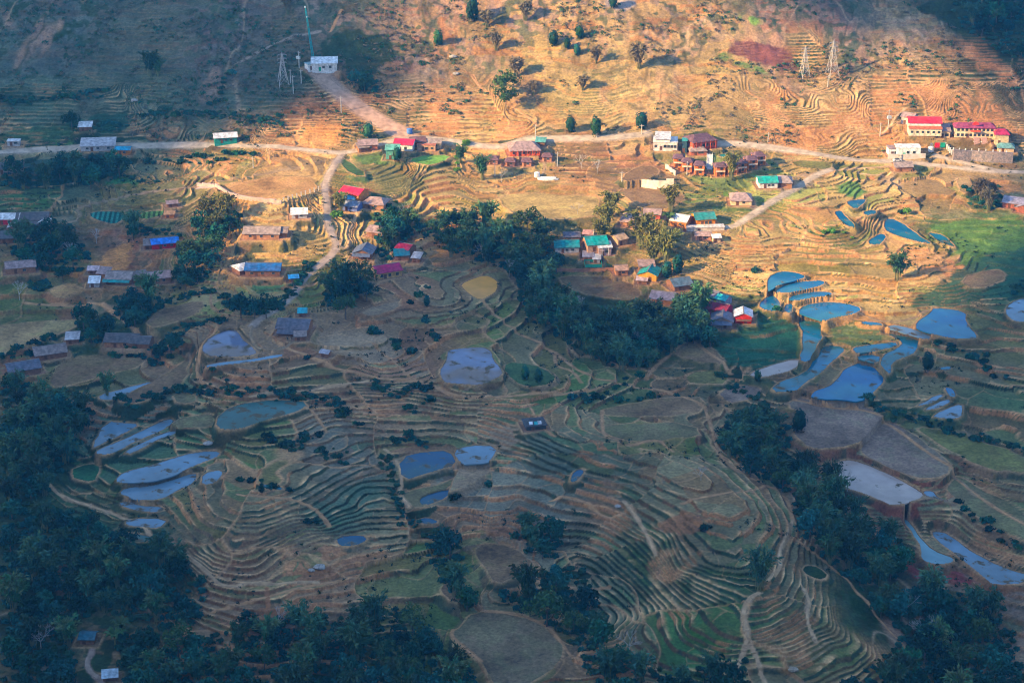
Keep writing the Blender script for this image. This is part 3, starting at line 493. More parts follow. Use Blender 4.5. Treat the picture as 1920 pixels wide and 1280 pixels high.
b("blue_farmhouse", 494, 496, 64, 9, 3, -1, 'gable', (.02, .14, .36), WOOD, "long deep blue roofed farmhouse under the golden terraces", win=3)
b("side_wing", 456, 495, 26, 8, 2.6, 35, 'hip', WHITE, WOOD, "white roofed wing at the left end of the long blue roof", "annex", win=0)
b("tarp_hut", 550, 516, 16, 4, 2, 10, 'gable', (.03, .30, .62), WOOD, "tiny hut with blue sheet right of the long blue roof", "hut", win=0)
b("long_farmhouse", 492, 428, 66, 9, 2.8, -2, 'gable', STONE, MUDW, "long grey roofed farmhouse on the sunlit golden mound", win=3, door=2)
b("farm_annex", 526, 428, 26, 7, 2.5, -2, 'gable', GREY, MUDW, "shorter grey roof joined to the right end of the sunlit long farmhouse", "annex", win=0)
b("pig_shed", 561, 396, 28, 5, 2.2, 6, 'shed', WHITE, PALE, "white roofed shed above the long farmhouse on the golden mound", "shed", win=1)
b("red_roofed_house", 664, 354, 36, 9, 3.8, -30, 'gable', (.85, .012, .06), ORNG, "bright red roofed house beside the winding lane", win=2)
b("blue_awning_hut", 655, 367, 22, 5, 2.6, -5, 'hip', SKY_, PALE, "light blue roofed hut in front of the bright red roof", "hut", win=0)
b("grey_house", 660, 379, 30, 7, 2.6, -20, 'gable', (.25, .27, .34), (.16, .2, .45), "grey blue roofed house below the light blue hut", win=1)
b("hipped_house", 705, 372, 40, 10, 2.8, -15, 'hip', PINKG, MUDW, "pale pink hipped roof house right of the bright red roof", win=1)
b("grey_house", 713, 427, 38, 8, 2.6, -22, 'gable', PINKG, WOOD, "pinkish grey roofed house below the pale hipped house", win=1)
b("slate_house", 683, 464, 34, 10, 2.8, 80, 'gable', (.13, .16, .22), WOOD, "slate blue gabled house beside the lane fork among shrubs", win=0, porch=1)
b("crimson_house", 761, 459, 24, 7, 2.6, -30, 'gable', CRIM, WOOD, "small dark crimson roof against the edge of the bamboo forest", win=0)
b("teal_annex", 753, 473, 26, 5, 2.4, 8, 'shed', (.01, .16, .22), WOOD, "dark teal roofed annex just below the small crimson roof", "annex", win=0)
b("yard_shed", 782, 478, 14, 5, 2.4, -15, 'shed', PALE, WOOD, "small pale shed at the yard right of the teal annex", "shed", win=0)
b("magenta_house", 724, 499, 44, 9, 3.2, 24, 'gable', (.42, .012, .10), (.62, .36, .14), "magenta roofed house with glowing orange veranda by the brown terraces", win=3, porch=0)
b("dark_farmhouse", 230, 629, 60, 9, 2.8, -2, 'gable', DGREY, MUDW, "dark grey farmhouse with orange wall behind the bamboo lower left", win=1)
b("farm_annex", 266, 633, 34, 8, 2.4, -8, 'gable', DGREY, WOOD, "dark annex at the right end of the farmhouse behind the bamboo", "annex", win=0)
b("slate_farmhouse", 92, 651, 52, 9, 2.6, 22, 'gable', GREY, WOOD, "upper of two joined grey roofs at the lower left forest", win=0)
b("slate_farmhouse", 42, 681, 52, 9, 2.6, 24, 'gable', (.12, .13, .17), WOOD, "lower of two joined grey roofs, half sunk in the forest", win=0)
b("storage_shed", 136, 629, 22, 5, 2.2, 6, 'shed', PALE, WOOD, "small whitish shed between grey roof and bamboo, lower left", "shed", win=0)
b("slate_farmhouse", 552, 602, 58, 11, 3, -7, 'gable', (.12, .115, .14), WOOD, "large slate roofed farmhouse by the track above the fan of terraces", win=1, porch=1)
b("porch_shed", 563, 622, 20, 6, 2.3, 5, 'gable', GREY, WOOD, "small grey shed in front of the large slate farmhouse", "shed", win=0)
b("tarp_hut", 567, 582, 14, 3, 2, 5, 'shed', (.02, .42, .48), WOOD, "tiny turquoise sheet hut behind the large slate farmhouse", "hut", win=0)
b("field_hut", 611, 657, 14, 3, 2, -25, 'gable', (.4, .38, .42), WOOD, "tiny pale hut at the foot of the fan of brown terraces", "hut", win=0)
b("patched_hut", 1002, 786, 36, 7, 2.2, 12, 'hip', (.06, .065, .07), (.08, .08, .08), "lone grey hut patched with white and teal sheets amid bare terraces", "hut", win=0, patches=1)
b("roadside_house", 689, 264, 34, 8, 3, 8, 'gable', PINKG, BRICK, "pinkish grey roofed house where the road meets the rubble track", win=1)
b("roadside_annex", 680, 272, 18, 5, 2.5, 20, 'shed', GREY, WOOD, "grey lean-to in front of the pinkish house by the rubble track", "annex", win=0)
b("teal_house", 737, 273, 24, 8, 5.2, -3, 'gable', (.12, .36, .30), (.12, .36, .30), "tall teal painted house on the roadside with dark shaded end", win=1)
b("red_roofed_shop", 759, 263, 34, 8, 3.6, -10, 'gable', (.70, .015, .07), WHITE, "crimson roofed shop directly behind the tall teal house", "shop", win=1)
b("village_shop", 783, 259, 26, 7, 3, 10, 'gable', BROWN, ORNG, "brown roofed shop with orange front right of the crimson roof", "shop", win=1)
b("row_house", 811, 262, 32, 6, 3, -5, 'gable', STONE, CREAM, "long grey roofed building at the end of the roadside shops", win=2)
b("brick_stall", 800, 270, 34, 5, 3, -4, 'flat', BRICK, (.62, .34, .20), "unfinished brick block below the long roadside roof", "building", win=3)
b("restaurant", 982, 269, 56, 14, 3, 6, 'hip', PINKG, (.70, .13, .05), "wide pink hipped restaurant with red colonnade beside the road", "restaurant", win=6, posts=1)
b("tin_kitchen", 1014, 262, 16, 4, 2.5, -10, 'shed', (.10, .34, .30), WOOD, "small green tin kitchen behind the pink hipped restaurant", "shed", win=0)
for i, (x, y, lab) in enumerate([(925, 293, "leftmost small brown bungalow below the pink restaurant"), (957, 297, "second small brown bungalow from left below the pink restaurant"), (988, 297, "third small brown bungalow, straight below the pink restaurant"), (1026, 288, "small brown bungalow right of the curving white footpath")]):
    b("stilt_bungalow", x, y, 17, 6, 2.8, -4, 'hip', BROWN, (.62, .26, .16), lab, "bungalow", win=1, group="small bungalows below the pink restaurant")
b("white_lodge", 1248, 262, 44, 11, 4, -5, 'flat', WHITE, (.70, .62, .58), "white modern lodge with flat roof terrace beside the road", "lodge", win=7, rows=1)
b("lodge_block", 1243, 254, 26, 7, 6.4, -5, 'shed', (.55, .54, .56), WHITE, "pale upper storey block standing on the white lodge", "lodge", win=2)
b("glass_stair", 1284, 262, 9, 5, 6, -5, 'flat', (.05, .32, .30), (.05, .10, .13), "dark glass stairhouse between white lodge and brown restaurant", "building", win=0)
b("timber_restaurant", 1313, 254, 46, 12, 4.4, 22, 'hip', (.13, .065, .085), (.60, .10, .05), "dark brown two tier restaurant above the orange bungalows", "restaurant", win=6, posts=1)
b("timber_terrace", 1308, 276, 30, 7, 2.6, 4, 'hip', STONE, BRICK, "low brown roofed terrace in front of the two tier restaurant", "building", win=2)
for i, (x, y, lab) in enumerate([(1273, 290, "leftmost orange two storey bungalow of the left row"), (1289, 297, "middle orange two storey bungalow of the left row"), (1312, 303, "orange two storey bungalow just left of the white stairway"), (1349, 306, "orange two storey bungalow just right of the white stairway"),
        (1369, 303, "second orange bungalow right of the white stairway"), (1387, 299, "third orange bungalow right of the white stairway"), (1407, 293, "fourth orange bungalow right of the white stairway"), (1422, 286, "uppermost orange bungalow at the right end of its row")]):
    b("orange_bungalow", x, y, 19, 7, 5.2, 4 + (i > 3) * 10 - (i < 3) * 12, 'hip', (.16, .085, .10), (.66, .20, .06), lab, "bungalow", win=1, rows=2, group="two storey orange bungalows of the resort", balcony=1)
b("teal_roofed_house", 1438, 333, 34, 9, 3, 4, 'gable', (.01, .36, .30), WHITE, "teal roofed white house beside the round grey roof", win=2)
b("round_house", 1468, 332, 32, 10, 2.8, -5, 'hip', (.36, .28, .26), MUDW, "round looking grey hipped roof joined to the teal roofed house", win=0)
b("thatched_house", 1389, 364, 38, 11, 2.8, -3, 'hip', (.38, .26, .24), CREAM, "pinkish grey hipped house alone above the golden fields", win=1)
b("roadside_house", 1190, 403, 46, 12, 2.8, -12, 'hip', (.42, .28, .25), MUDW, "wide pink hipped house behind the tall bamboo", win=0)
b("village_house", 1224, 394, 30, 7, 3.2, -10, 'gable', PINKG, (.60, .12, .09), "pink grey gabled house with red wall above the wide pink hipped one", win=1)
b("white_roofed_house", 1278, 405, 28, 9, 3, -24, 'gable', WHITE, ORNG, "white roofed house left of the orange walled teal roof", win=1)
b("orange_house", 1319, 401, 36, 9, 3.4, 10, 'gable', (.03, .24, .22), (.80, .25, .02), "teal roofed house with vivid orange walls in full sun", win=2)
b("white_platform", 1322, 424, 70, 4, 1.8, 4, 'flat', (.75, .68, .62), (.66, .56, .48), "long white terrace block below the orange house", "terrace", win=0)
b("pink_cottage", 1319, 436, 28, 5, 2.4, -6, 'gable', PINKG, (.64, .30, .20), "pink cottage below the long white terrace", win=2)
b("white_cottage", 1342, 440, 14, 5, 2.4, 10, 'gable', WHITE, CREAM, "small white cottage at the right end of the pink cottage", win=0)
b("teal_hall", 1062, 453, 44, 9, 3, 3, 'gable', (.01, .28, .28), PALE, "left of the two big teal roofs at the forest edge", "hall", win=2)
b("teal_hall", 1116, 446, 38, 11, 3.6, 12, 'gable', (.005, .34, .31), (.62, .34, .20), "right and brighter of the two big teal roofs at the forest edge", "hall", win=1)
b("pillared_annex", 1133, 458, 24, 5, 4, 8, 'shed', WHITE, (.55, .36, .34), "pink and white annex with tall white pillars at the right teal roof", "annex", win=1, posts=1)
b("dark_shed", 1072, 437, 28, 6, 2.4, 2, 'gable', (.14, .13, .17), WOOD, "dark roofed shed behind the left teal roof", "shed", win=0)
b("pink_hut", 1104, 433, 16, 5, 2.2, -15, 'gable', (.50, .25, .22), WOOD, "small pink roofed hut behind the right teal roof", "hut", win=0)
b("animal_pen", 1103, 476, 18, 4, 2, -3, 'shed', (.30, .28, .34), WOOD, "grey topped pen left above the green netted garden", "shed", win=0)
b("animal_pen", 1119, 481, 12, 4, 2, -3, 'shed', (.55, .52, .52), PALE, "whitish topped pen directly above the green netted garden", "shed", win=0)
b("brick_hut", 1164, 499, 22, 6, 2.8, 8, 'gable', (.50, .28, .18), (.58, .26, .12), "orange brick hut at the corner of the bare field", "hut", win=1)
b("tan_house", 1160, 441, 18, 8, 3, 35, 'gable', (.55, .36, .22), (.55, .34, .20), "tan house tucked against the left side of the sunlit bamboo", win=0)
b("teal_gabled_house", 1218, 504, 34, 10, 3, 75, 'gable', (.02, .30, .27), (.82, .36, .04), "teal house with glowing orange gable at the shadow edge", win=0)
b("grey_backhouse", 1212, 493, 28, 5, 3.2, 3, 'shed', PINKG, WOOD, "grey roof standing behind the teal house with orange gable", win=0)
b("pink_hut", 1205, 519, 18, 5, 2, -12, 'gable', (.50, .36, .36), WOOD, "pinkish hut at the left foot of the orange gabled house", "hut", win=0)
b("forest_house", 1245, 550, 42, 9, 2.6, -18, 'gable', (.20, .18, .24), WOOD, "grey lavender roof surrounded by dark trees below the teal gabled house", win=0)
b("forest_house", 1274, 524, 34, 9, 2.6, 20, 'gable', (.10, .16, .20), WOOD, "bluish dark roof hidden in trees above the lavender roof", win=0)
b("grey_house", 1334, 546, 26, 7, 2.8, -35, 'gable', (.17, .16, .22), WOOD, "grey roof behind the turquoise roof at the shadow edge", win=0)
b("turquoise_house", 1352, 553, 26, 6, 3, -38, 'gable', TURQ, (.3, .3, .4), "turquoise roofed house at the edge of the shadow", win=0)
b("crimson_house", 1350, 571, 32, 8, 2.8, -30, 'gable', (.26, .015, .05), CRIM, "dark red roof between turquoise roof and slate gable", win=0)
b("slate_house", 1355, 591, 38, 9, 3.2, 82, 'gable', (.13, .145, .20), (.40, .26, .2), "slate gabled house next to the red fronted house", win=0, porch=1)
b("red_fronted_house", 1394, 583, 30, 8, 3.4, 85, 'gable', (.62, .62, .66), (.70, .04, .02), "white roofed house with red front overlooking the blue ponds", win=0, porch=0)
b("school_hall", 1733, 222, 58, 9, 6.4, -3, 'gable', (.75, .02, .05), (.72, .60, .44), "large red roofed school hall with white upper band", "school", win=6, hall=1)
b("hall_shed", 1706, 214, 18, 7, 4, -35, 'gable', PINKG, PALE, "grey shed behind the left corner of the red school hall", "shed", win=0)
b("hall_annex", 1770, 239, 20, 8, 3.6, -3, 'shed', PINKG, CREAM, "low annex at the right side of the red school hall", "annex", win=2)
b("school_building", 1827, 232, 72, 8, 5.6, -3, 'hip', (.30, .05, .11), (.74, .58, .38), "two storey cream school with dark red hipped roof", "school", win=9, rows=2)
b("school_wing", 1878, 243, 24, 11, 5.6, -6, 'hip', (.50, .03, .09), (.72, .52, .30), "right wing of the cream school with brighter red roof", "school", win=0, rows=2)
b("gatehouse", 1886, 270, 28, 7, 2.6, -10, 'hip', (.16, .34, .30), CREAM, "grey green roofed shelter before the right wing of the school", "shelter", win=0)
b("white_office", 1702, 274, 44, 7, 4.6, -2, 'flat', WHITE, (.74, .78, .78), "white office with green door below the school hall", "office", win=2, doorc=(.2, .55, .38))
b("office_annex", 1675, 276, 20, 6, 3.6, 3, 'flat', PINKG, (.72, .74, .74), "lower annex at the left of the white office", "annex", win=1)
b("stall_house", 1692, 306, 32, 7, 2.4, 5, 'gable', STONE, MUDW, "brown roofed stall on the edge of the road under the white office", "stall", win=0)
b("ridge_house", 1904, 372, 34, 9, 2.8, -25, 'gable', (.45, .38, .42), BRICK, "pale lavender roofed house behind the bare trees far right", win=1)
b("ridge_house", 1925, 382, 26, 8, 2.8, 60, 'gable', (.5, .42, .42), BRICK, "pale gabled house cut by the right edge of the photo", win=0)
b("forest_hut", 165, 1187, 26, 5, 2.2, -3, 'gable', (.03, .13, .17), WOOD, "dark teal roofed hut in the clearing of the lower left forest", "hut", win=0)
b("tarp_shelter", 206, 1262, 24, 3, 1.6, 10, 'shed', (.45, .55, .6), WOOD, "whitish sheet shelter beside the clearing in the lower left forest", "shelter", win=0)
SLOPE = {'gable': .42, 'hip': .40, 'shed': .22, 'flat': 0}
for q in B:
    ris = q['d'] / 2 * SLOPE[q['style']] if q['style'] != 'shed' else q['d'] * .22
    X, Y = march([q['px']], [q['py']], q['hw'] + ris * .55); q['x'], q['y'] = float(X[0]), float(Y[0]); q['z'] = float(base(X, Y)[0])
    rng_ = math.sqrt(q['x'] ** 2 + q['y'] ** 2 + (CAMZ - q['z']) ** 2); q['w'] = q['wpx'] * rng_ / FPX / max(.8, abs(math.cos(R(q['rot'])))) if abs(q['rot']) < 60 else 10.0
    if abs(q['rot']) >= 60: q['w'], q['d'] = q['d'], q['wpx'] * rng_ / FPX
    if q['style'] in ('gable', 'hip', 'shed') and q['wpx'] < 30: q['d'] = min(q['d'], q['w'] * 1.2) if abs(q['rot']) < 60 else q['d']
    ca, sa = math.cos(R(q['rot'])), math.sin(R(q['rot'])); hx, hy = q['w'] / 2 + 1.6, q['d'] / 2 + 1.8
    pts = np.array([[q['x'] + a * hx * ca - c * hy * sa, q['y'] + a * hx * sa + c * hy * ca] for a, c in ((-1, -1), (1, -1), (1, 1), (-1, 1))])
    ops.append((None, None, 3.5, 'pad')); apply_poly(len(ops), pts, q['z'], 3.5, 0); info.append((pts, q['z'], (.36, .19, .11) if q['y'] > 700 else BR, 'pad', 3.5))

# ------------------------------------------------------------------ finish the ground
kinds = np.array([0] + [1 if i[3] is None else (3 if i[3] == 'pad' else 2) for i in info[1:]])[IN]
bl = sstep(0, 1, DIST / BW)
near = (IN == 0) & (DIST < BW)
Zb = np.where(near, LN * (1 - bl) + Z * bl + .22 * np.exp(-(DIST / .7) ** 2), Z)
Zb = np.where(kinds == 2, LN - .45, np.where(kinds == 1, LN + .12 * nB, np.where(kinds == 3, LN - .03, Zb)))
zy, zx = np.gradient(Zb); sl = np.hypot(zy / np.maximum(dyr, .05), zx / dxr)
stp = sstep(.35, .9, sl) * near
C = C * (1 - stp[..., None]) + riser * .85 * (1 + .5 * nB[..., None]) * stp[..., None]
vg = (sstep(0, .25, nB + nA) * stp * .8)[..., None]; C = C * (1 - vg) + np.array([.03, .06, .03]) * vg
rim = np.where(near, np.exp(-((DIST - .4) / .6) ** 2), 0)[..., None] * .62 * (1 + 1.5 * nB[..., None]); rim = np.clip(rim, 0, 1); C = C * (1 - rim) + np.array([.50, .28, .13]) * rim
for k in range(1, len(info)):
    pts, L, c, kind, bw = info[k]
    rs, cs = winb(pts[:, 0].min(), pts[:, 0].max(), pts[:, 1].min(), pts[:, 1].max(), 1); m = IN[rs, cs] == k
    if kind in (None, 'pad'):
        v = (1 + .5 * nA[rs, cs] + .35 * nB[rs, cs] + .3 * vn(XX[rs, cs], YY[rs, cs], 1.6, 5))[..., None]
        if c == (.03, .16, .12) or c == (.13, .24, .06): v = v * (1 + .5 * np.sign(np.sin(XX[rs, cs] * 2.6 + YY[rs, cs] * .3)))[..., None]
        cc = np.array(c) * v
        al = sstep(-.1, .2, nB[rs, cs] + nC[rs, cs])[..., None] * .5; cc = cc * (1 - al) + cc * np.array([.78, .98, .8]) * al
    else: cc = np.array((.13, .10, .07)) * np.ones(v.shape) if False else np.broadcast_to(np.array((.13, .10, .07)), XX[rs, cs].shape + (3,))
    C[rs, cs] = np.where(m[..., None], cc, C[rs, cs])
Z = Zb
ROADS = []
for nm, wd, c, s in PATHS:
    q = P_(s); x, y = march(q[:, 0], q[:, 1]); pts = chaikin(np.stack([x, y], 1), False, 3)
    rs, cs = winb(pts[:, 0].min(), pts[:, 0].max(), pts[:, 1].min(), pts[:, 1].max(), wd * 2 + 3); X_, Y_ = XX[rs, cs], YY[rs, cs]
    if X_.size == 0: continue
    d = np.full(X_.shape, 1e9)
    d = seg_dist(X_, Y_, pts, False)
    rr = wd / 2; a = sstep(rr + (2.5 if wd > 3 else .8), rr, d) * (kinds[rs, cs] != 2)
    if wd > 3:
        tgt = H0[rs, cs] ; Z[rs, cs] = Z[rs, cs] * (1 - a) + tgt * a
    dn = d + nB[rs, cs] * (1.3 if wd > 3 else .9)
    cmask = (sstep(rr + (1.4 if wd > 3 else .5), rr * .6, dn) * (kinds[rs, cs] != 2) * .95)[..., None]
    C[rs, cs] = C[rs, cs] * (1 - cmask) + np.array(c) * .9 * (1 + .4 * nB[rs, cs])[..., None] * cmask
    ROADS.append((nm, wd, c, pts))
C = np.clip(C, .008, .8)
def gz(x, y):
    """height of the finished ground"""
    x = np.atleast_1d(np.asarray(x, float)); y = np.atleast_1d(np.asarray(y, float))
    r = np.clip(np.searchsorted(yrows, y) - 1, 0, NR - 2); t = x / np.maximum(y, 500); c = np.clip(np.searchsorted(tcols, t) - 1, 0, NC - 2)
    a = np.clip((y - yrows[r]) / (yrows[r + 1] - yrows[r]), 0, 1); b_ = np.clip((t - tcols[c]) / (tcols[c + 1] - tcols[c]), 0, 1)
    return (Z[r, c] * (1 - b_) + Z[r, c + 1] * b_) * (1 - a) + (Z[r + 1, c] * (1 - b_) + Z[r + 1, c + 1] * b_) * a
def spot(px, py, dz=0.0):
    """a pixel of the photograph, dz metres above the ground -> a place on the finished ground"""
    x, y = march([px], [py], dz, gz); return float(x[0]), float(y[0]), float(gz(x, y)[0])
gm = bpy.data.materials.new("ground"); gm.use_nodes = True; t = gm.node_tree; N = t.nodes; bs = N["Principled BSDF"]; bs.inputs["Roughness"].default_value = .95; bs.inputs["Specular IOR Level"].default_value = .1
at = N.new("ShaderNodeVertexColor"); at.layer_name = "Col"; tc = N.new("ShaderNodeTexCoord"); nz = N.new("ShaderNodeTexNoise"); nz.inputs["Scale"].default_value = .9; nz.inputs["Detail"].default_value = 6; nz.inputs["Roughness"].default_value = .65
t.links.new(tc.outputs["Object"], nz.inputs["Vector"]); mr = N.new("ShaderNodeMapRange"); mr.inputs[1].default_value = .3; mr.inputs[2].default_value = .7; mr.inputs[3].default_value = .6; mr.inputs[4].default_value = 1.4; t.links.new(nz.outputs[0], mr.inputs[0])
vm = N.new("ShaderNodeVectorMath"); vm.operation = 'SCALE'; t.links.new(at.outputs[0], vm.inputs[0]); t.links.new(mr.outputs[0], vm.inputs[3]); t.links.new(vm.outputs[0], bs.inputs["Base Color"])
bp = N.new("ShaderNodeBump"); bp.inputs["Strength"].default_value = .7; bp.inputs["Distance"].default_value = .5; t.links.new(nz.outputs[0], bp.inputs["Height"]); t.links.new(bp.outputs[0], bs.inputs["Normal"])
idx = np.arange(NR * NC).reshape(NR, NC); F = np.stack([idx[:-1, :-1], idx[:-1, 1:], idx[1:, 1:], idx[1:, :-1]], -1).reshape(-1, 4)
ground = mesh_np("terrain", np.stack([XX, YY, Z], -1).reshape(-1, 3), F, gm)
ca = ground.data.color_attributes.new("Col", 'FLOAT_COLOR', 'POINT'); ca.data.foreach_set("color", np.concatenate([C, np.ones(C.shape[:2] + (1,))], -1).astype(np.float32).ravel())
ground.data.polygons.foreach_set("use_smooth", np.ones(len(F), bool))
tag(ground, kind='structure')

# ponds
def water_mat(name, col, rough, col2, mud=0.0, scale=.12):
    m = mat(name, col, rough, .18, scale, .3, 0, 0, col2); t = m.node_tree; b_ = t.nodes["Principled BSDF"]; b_.inputs["IOR"].default_value = 1.33
    nz = t.nodes.new("ShaderNodeTexNoise"); nz.inputs["Scale"].default_value = 1.5; nz.inputs["Detail"].default_value = 3
    bp = t.nodes.new("ShaderNodeBump"); bp.inputs["Strength"].default_value = .06; bp.inputs["Distance"].default_value = .1
    t.links.new(nz.outputs[0], bp.inputs["Height"]); t.links.new(bp.outputs[0], b_.inputs["Normal"])
    if mud:   # mud banks, stubble and weed showing through shallow water
        tc = t.nodes.new("ShaderNodeTexCoord"); n2 = t.nodes.new("ShaderNodeTexNoise"); n2.inputs["Scale"].default_value = .16; n2.inputs["Detail"].default_value = 7; n2.inputs["Roughness"].default_value = .62; t.links.new(tc.outputs["Object"], n2.inputs["Vector"])
        r2 = t.nodes.new("ShaderNodeMapRange"); r2.inputs[1].default_value = .62 - mud * .25; r2.inputs[2].default_value = .68 - mud * .25; t.links.new(n2.outputs[0], r2.inputs[0])
        src = b_.inputs["Base Color"].links[0].from_socket; mx = t.nodes.new("ShaderNodeMix"); mx.data_type = 'RGBA'; mx.inputs[7].default_value = (.13, .095, .05, 1); t.links.new(r2.outputs[0], mx.inputs[0]); t.links.new(src, mx.inputs[6]); t.links.new(mx.outputs[2], b_.inputs["Base Color"])
        r3 = t.nodes.new("ShaderNodeMapRange"); r3.inputs[3].default_value = rough; r3.inputs[4].default_value = .8; t.links.new(r2.outputs[0], r3.inputs[0]); t.links.new(r3.outputs[0], b_.inputs["Roughness"])
    return m
WM = dict(n=water_mat("pond_deep", (.012, .075, .15), .05, (.03, .09, .11), .25), b=water_mat("pond_blue", (.012, .13, .27), .04, (.03, .17, .24), .15), t=water_mat("pond_teal", (.02, .17, .26), .05, (.04, .13, .12), .3), g=water_mat("pond_grey", (.17, .27, .34), .1, (.15, .21, .24), .3),
          c=water_mat("pond_cream", (.50, .38, .31), .2, (.44, .34, .27), .1), o=water_mat("pond_ochre", (.85, .37, .065), .3, (.78, .34, .07)), m=water_mat("pond_mud", (.18, .20, .28), .1, (.20, .13, .09), .3),
          w=water_mat("pond_weed", (.06, .15, .13), .3, (.06, .11, .08), .4), e=water_mat("pond_milky", (.20, .36, .38), .15, (.17, .30, .32)), p=water_mat("pool", (.02, .20, .17), .1, (.02, .22, .2)))
for k in range(1, len(info)):
    pts, L, c, kind, bw = info[k]
    if kind in (None, 'pad'): continue
    ctr = pts.mean(0); m = MB(); m.slab([((p[0] - ctr[0]) * 1.006, (p[1] - ctr[1]) * 1.006, 0) for p in pts], .5)
    o = m.build("pool_water" if kind == 'p' else "pond_water", WM[kind]); o.location = (ctr[0], ctr[1], L - .02); tag(o, kind='structure')
# road surfaces
for nm, wd, c, pts in ROADS:
    seg = np.linalg.norm(np.diff(pts, axis=0), axis=1); s = np.concatenate([[0], np.cumsum(seg)]); n = max(int(s[-1] / 1.5), 4); ss = np.linspace(0, s[-1], n)
    px_ = np.interp(ss, s, pts[:, 0]); py_ = np.interp(ss, s, pts[:, 1]); tx = np.gradient(px_); ty = np.gradient(py_); L = np.hypot(tx, ty) + 1e-9; nx, ny = -ty / L, tx / L
    wj = wd * (.86 + .35 * vn(px_, py_, 5, 33)) * (1.0 if wd > 3 else .8)
    if wd > 9: wj *= np.linspace(.5, 1.2, n)
    U = [-.5, -.2, .2, .5]; V = []
    for k, u_ in enumerate(U):
        xx = px_ + nx * wj * u_; yy = py_ + ny * wj * u_; V.append(np.stack([xx, yy, gz(xx, yy) + (.1 if abs(u_) < .4 else .02)], 1))
    V = np.stack(V, 1)
    lift = V[:, :, 2]
    V = V.reshape(-1, 3); i4 = np.arange(n * 4).reshape(n, 4); F = np.stack([i4[:-1, :-1], i4[:-1, 1:], i4[1:, 1:], i4[1:, :-1]], -1).reshape(-1, 4)[:, ::-1]
    o = mesh_np(nm if nm != "track" else "rubble_track", V, F, mat("road_" + "%02d%02d" % (int(c[0] * 99), int(c[2] * 99)), c, .95, .3, .35, .1, 0, 0, tuple(a * .85 for a in c))); tag(o, kind='structure')
# ------------------------------------------------------------------ added unseen slab towards the sun, its hole cut to shape the sunlit patch
LIT = P_("""690,-120 700,40 735,110 760,170 730,215 640,205 560,225 500,255 400,275 320,300 325,350 380,400 425,420 400,460 395,510 500,515 590,500 640,500 710,470 770,425 850,418 930,425 1000,428 1060,452 1110,480 1180,505 1235,522 1285,520 1310,545 1345,572 1400,600 1470,600
 1540,608 1590,622 1650,625 1700,600 1745,570 1800,560 1830,500 1850,450 1900,425 1960,400 1900,340 1885,300 1900,240 1850,180 1790,140 1720,80 1640,70 1560,95 1490,70 1450,20 1420,-50 1400,-120""".replace("\n", ""))
HC = 1250.0
lx, ly = march(LIT[:, 0], LIT[:, 1], 0.0, base); lz = base(lx, ly)
k_ = (HC - lz) / SUN_V[2]; hx_, hy_ = lx + k_ * SUN_V[0], ly + k_ * SUN_V[1]; hole = np.stack([hx_, hy_], 1)
o_ = np.array([SUN_V[0], SUN_V[1]]) * HC / SUN_V[2]
gx = np.arange(-950, 950, 11.0) + o_[0]; gy = np.arange(250, 2000, 11.0) + o_[1]; gx, gy = np.meshgrid(gx, gy)
wxx = gx + fbm(gx, gy, 60, 31, 3) * 26; wyy = gy + fbm(gx, gy, 60, 37, 3) * 26
dh = seg_dist(wxx, wyy, hole, True); ih = inside(wxx, wyy, hole); dh = np.where(ih, -dh, dh)
keep = dh > 0
th = np.clip(dh, 0, 260) * .12 + 2 + 10 * np.clip(fbm(gx, gy, 90, 35, 4) + .3, 0, 2) * sstep(0, 120, dh)
nr, nc = gx.shape; top = np.stack([gx, gy, HC + th * .5], -1).reshape(-1, 3); bot = np.stack([gx, gy, HC - th * .5], -1).reshape(-1, 3)
idx = np.arange(nr * nc).reshape(nr, nc); kc = keep[:-1, :-1] & keep[1:, :-1] & keep[:-1, 1:] & keep[1:, 1:]
q = np.stack([idx[:-1, :-1], idx[:-1, 1:], idx[1:, 1:], idx[1:, :-1]], -1)[kc]
Fs = [q, q[:, ::-1] + nr * nc]
pk = np.pad(kc, 1)
for (dr, dc, a, c_) in ((-1, 0, 0, 1), (0, 1, 1, 2), (1, 0, 2, 3), (0, -1, 3, 0)):
    e = kc & ~pk[1 + dr:nr + dr, 1 + dc:nc + dc]; qq = np.stack([idx[:-1, :-1], idx[:-1, 1:], idx[1:, 1:], idx[1:, :-1]], -1)[e]
    Fs.append(np.stack([qq[:, c_], qq[:, a], qq[:, a] + nr * nc, qq[:, c_] + nr * nc], -1))
cl = mesh_np("sun_blocker", np.concatenate([top, bot]), np.concatenate(Fs), mat("blocker_pale", (.8, .8, .82), 1, .05, .01)); tag(cl, kind='structure')

# ------------------------------------------------------------------ haze
hz = MB().box((0, 1050, 140), (5600, 3400, 620)).build("haze", None)
hm = bpy.data.materials.new("haze"); hm.use_nodes = True; t = hm.node_tree; t.nodes.remove(t.nodes["Principled BSDF"])
pv = t.nodes.new("ShaderNodeVolumePrincipled"); pv.inputs["Color"].default_value = (.12, .55, 1, 1); pv.inputs["Density"].default_value = 1.15e-4; pv.inputs["Anisotropy"].default_value = .3
t.links.new(pv.outputs[0], t.nodes["Material Output"].inputs["Volume"]); hz.data.materials.append(hm); tag(hz, kind='stuff')
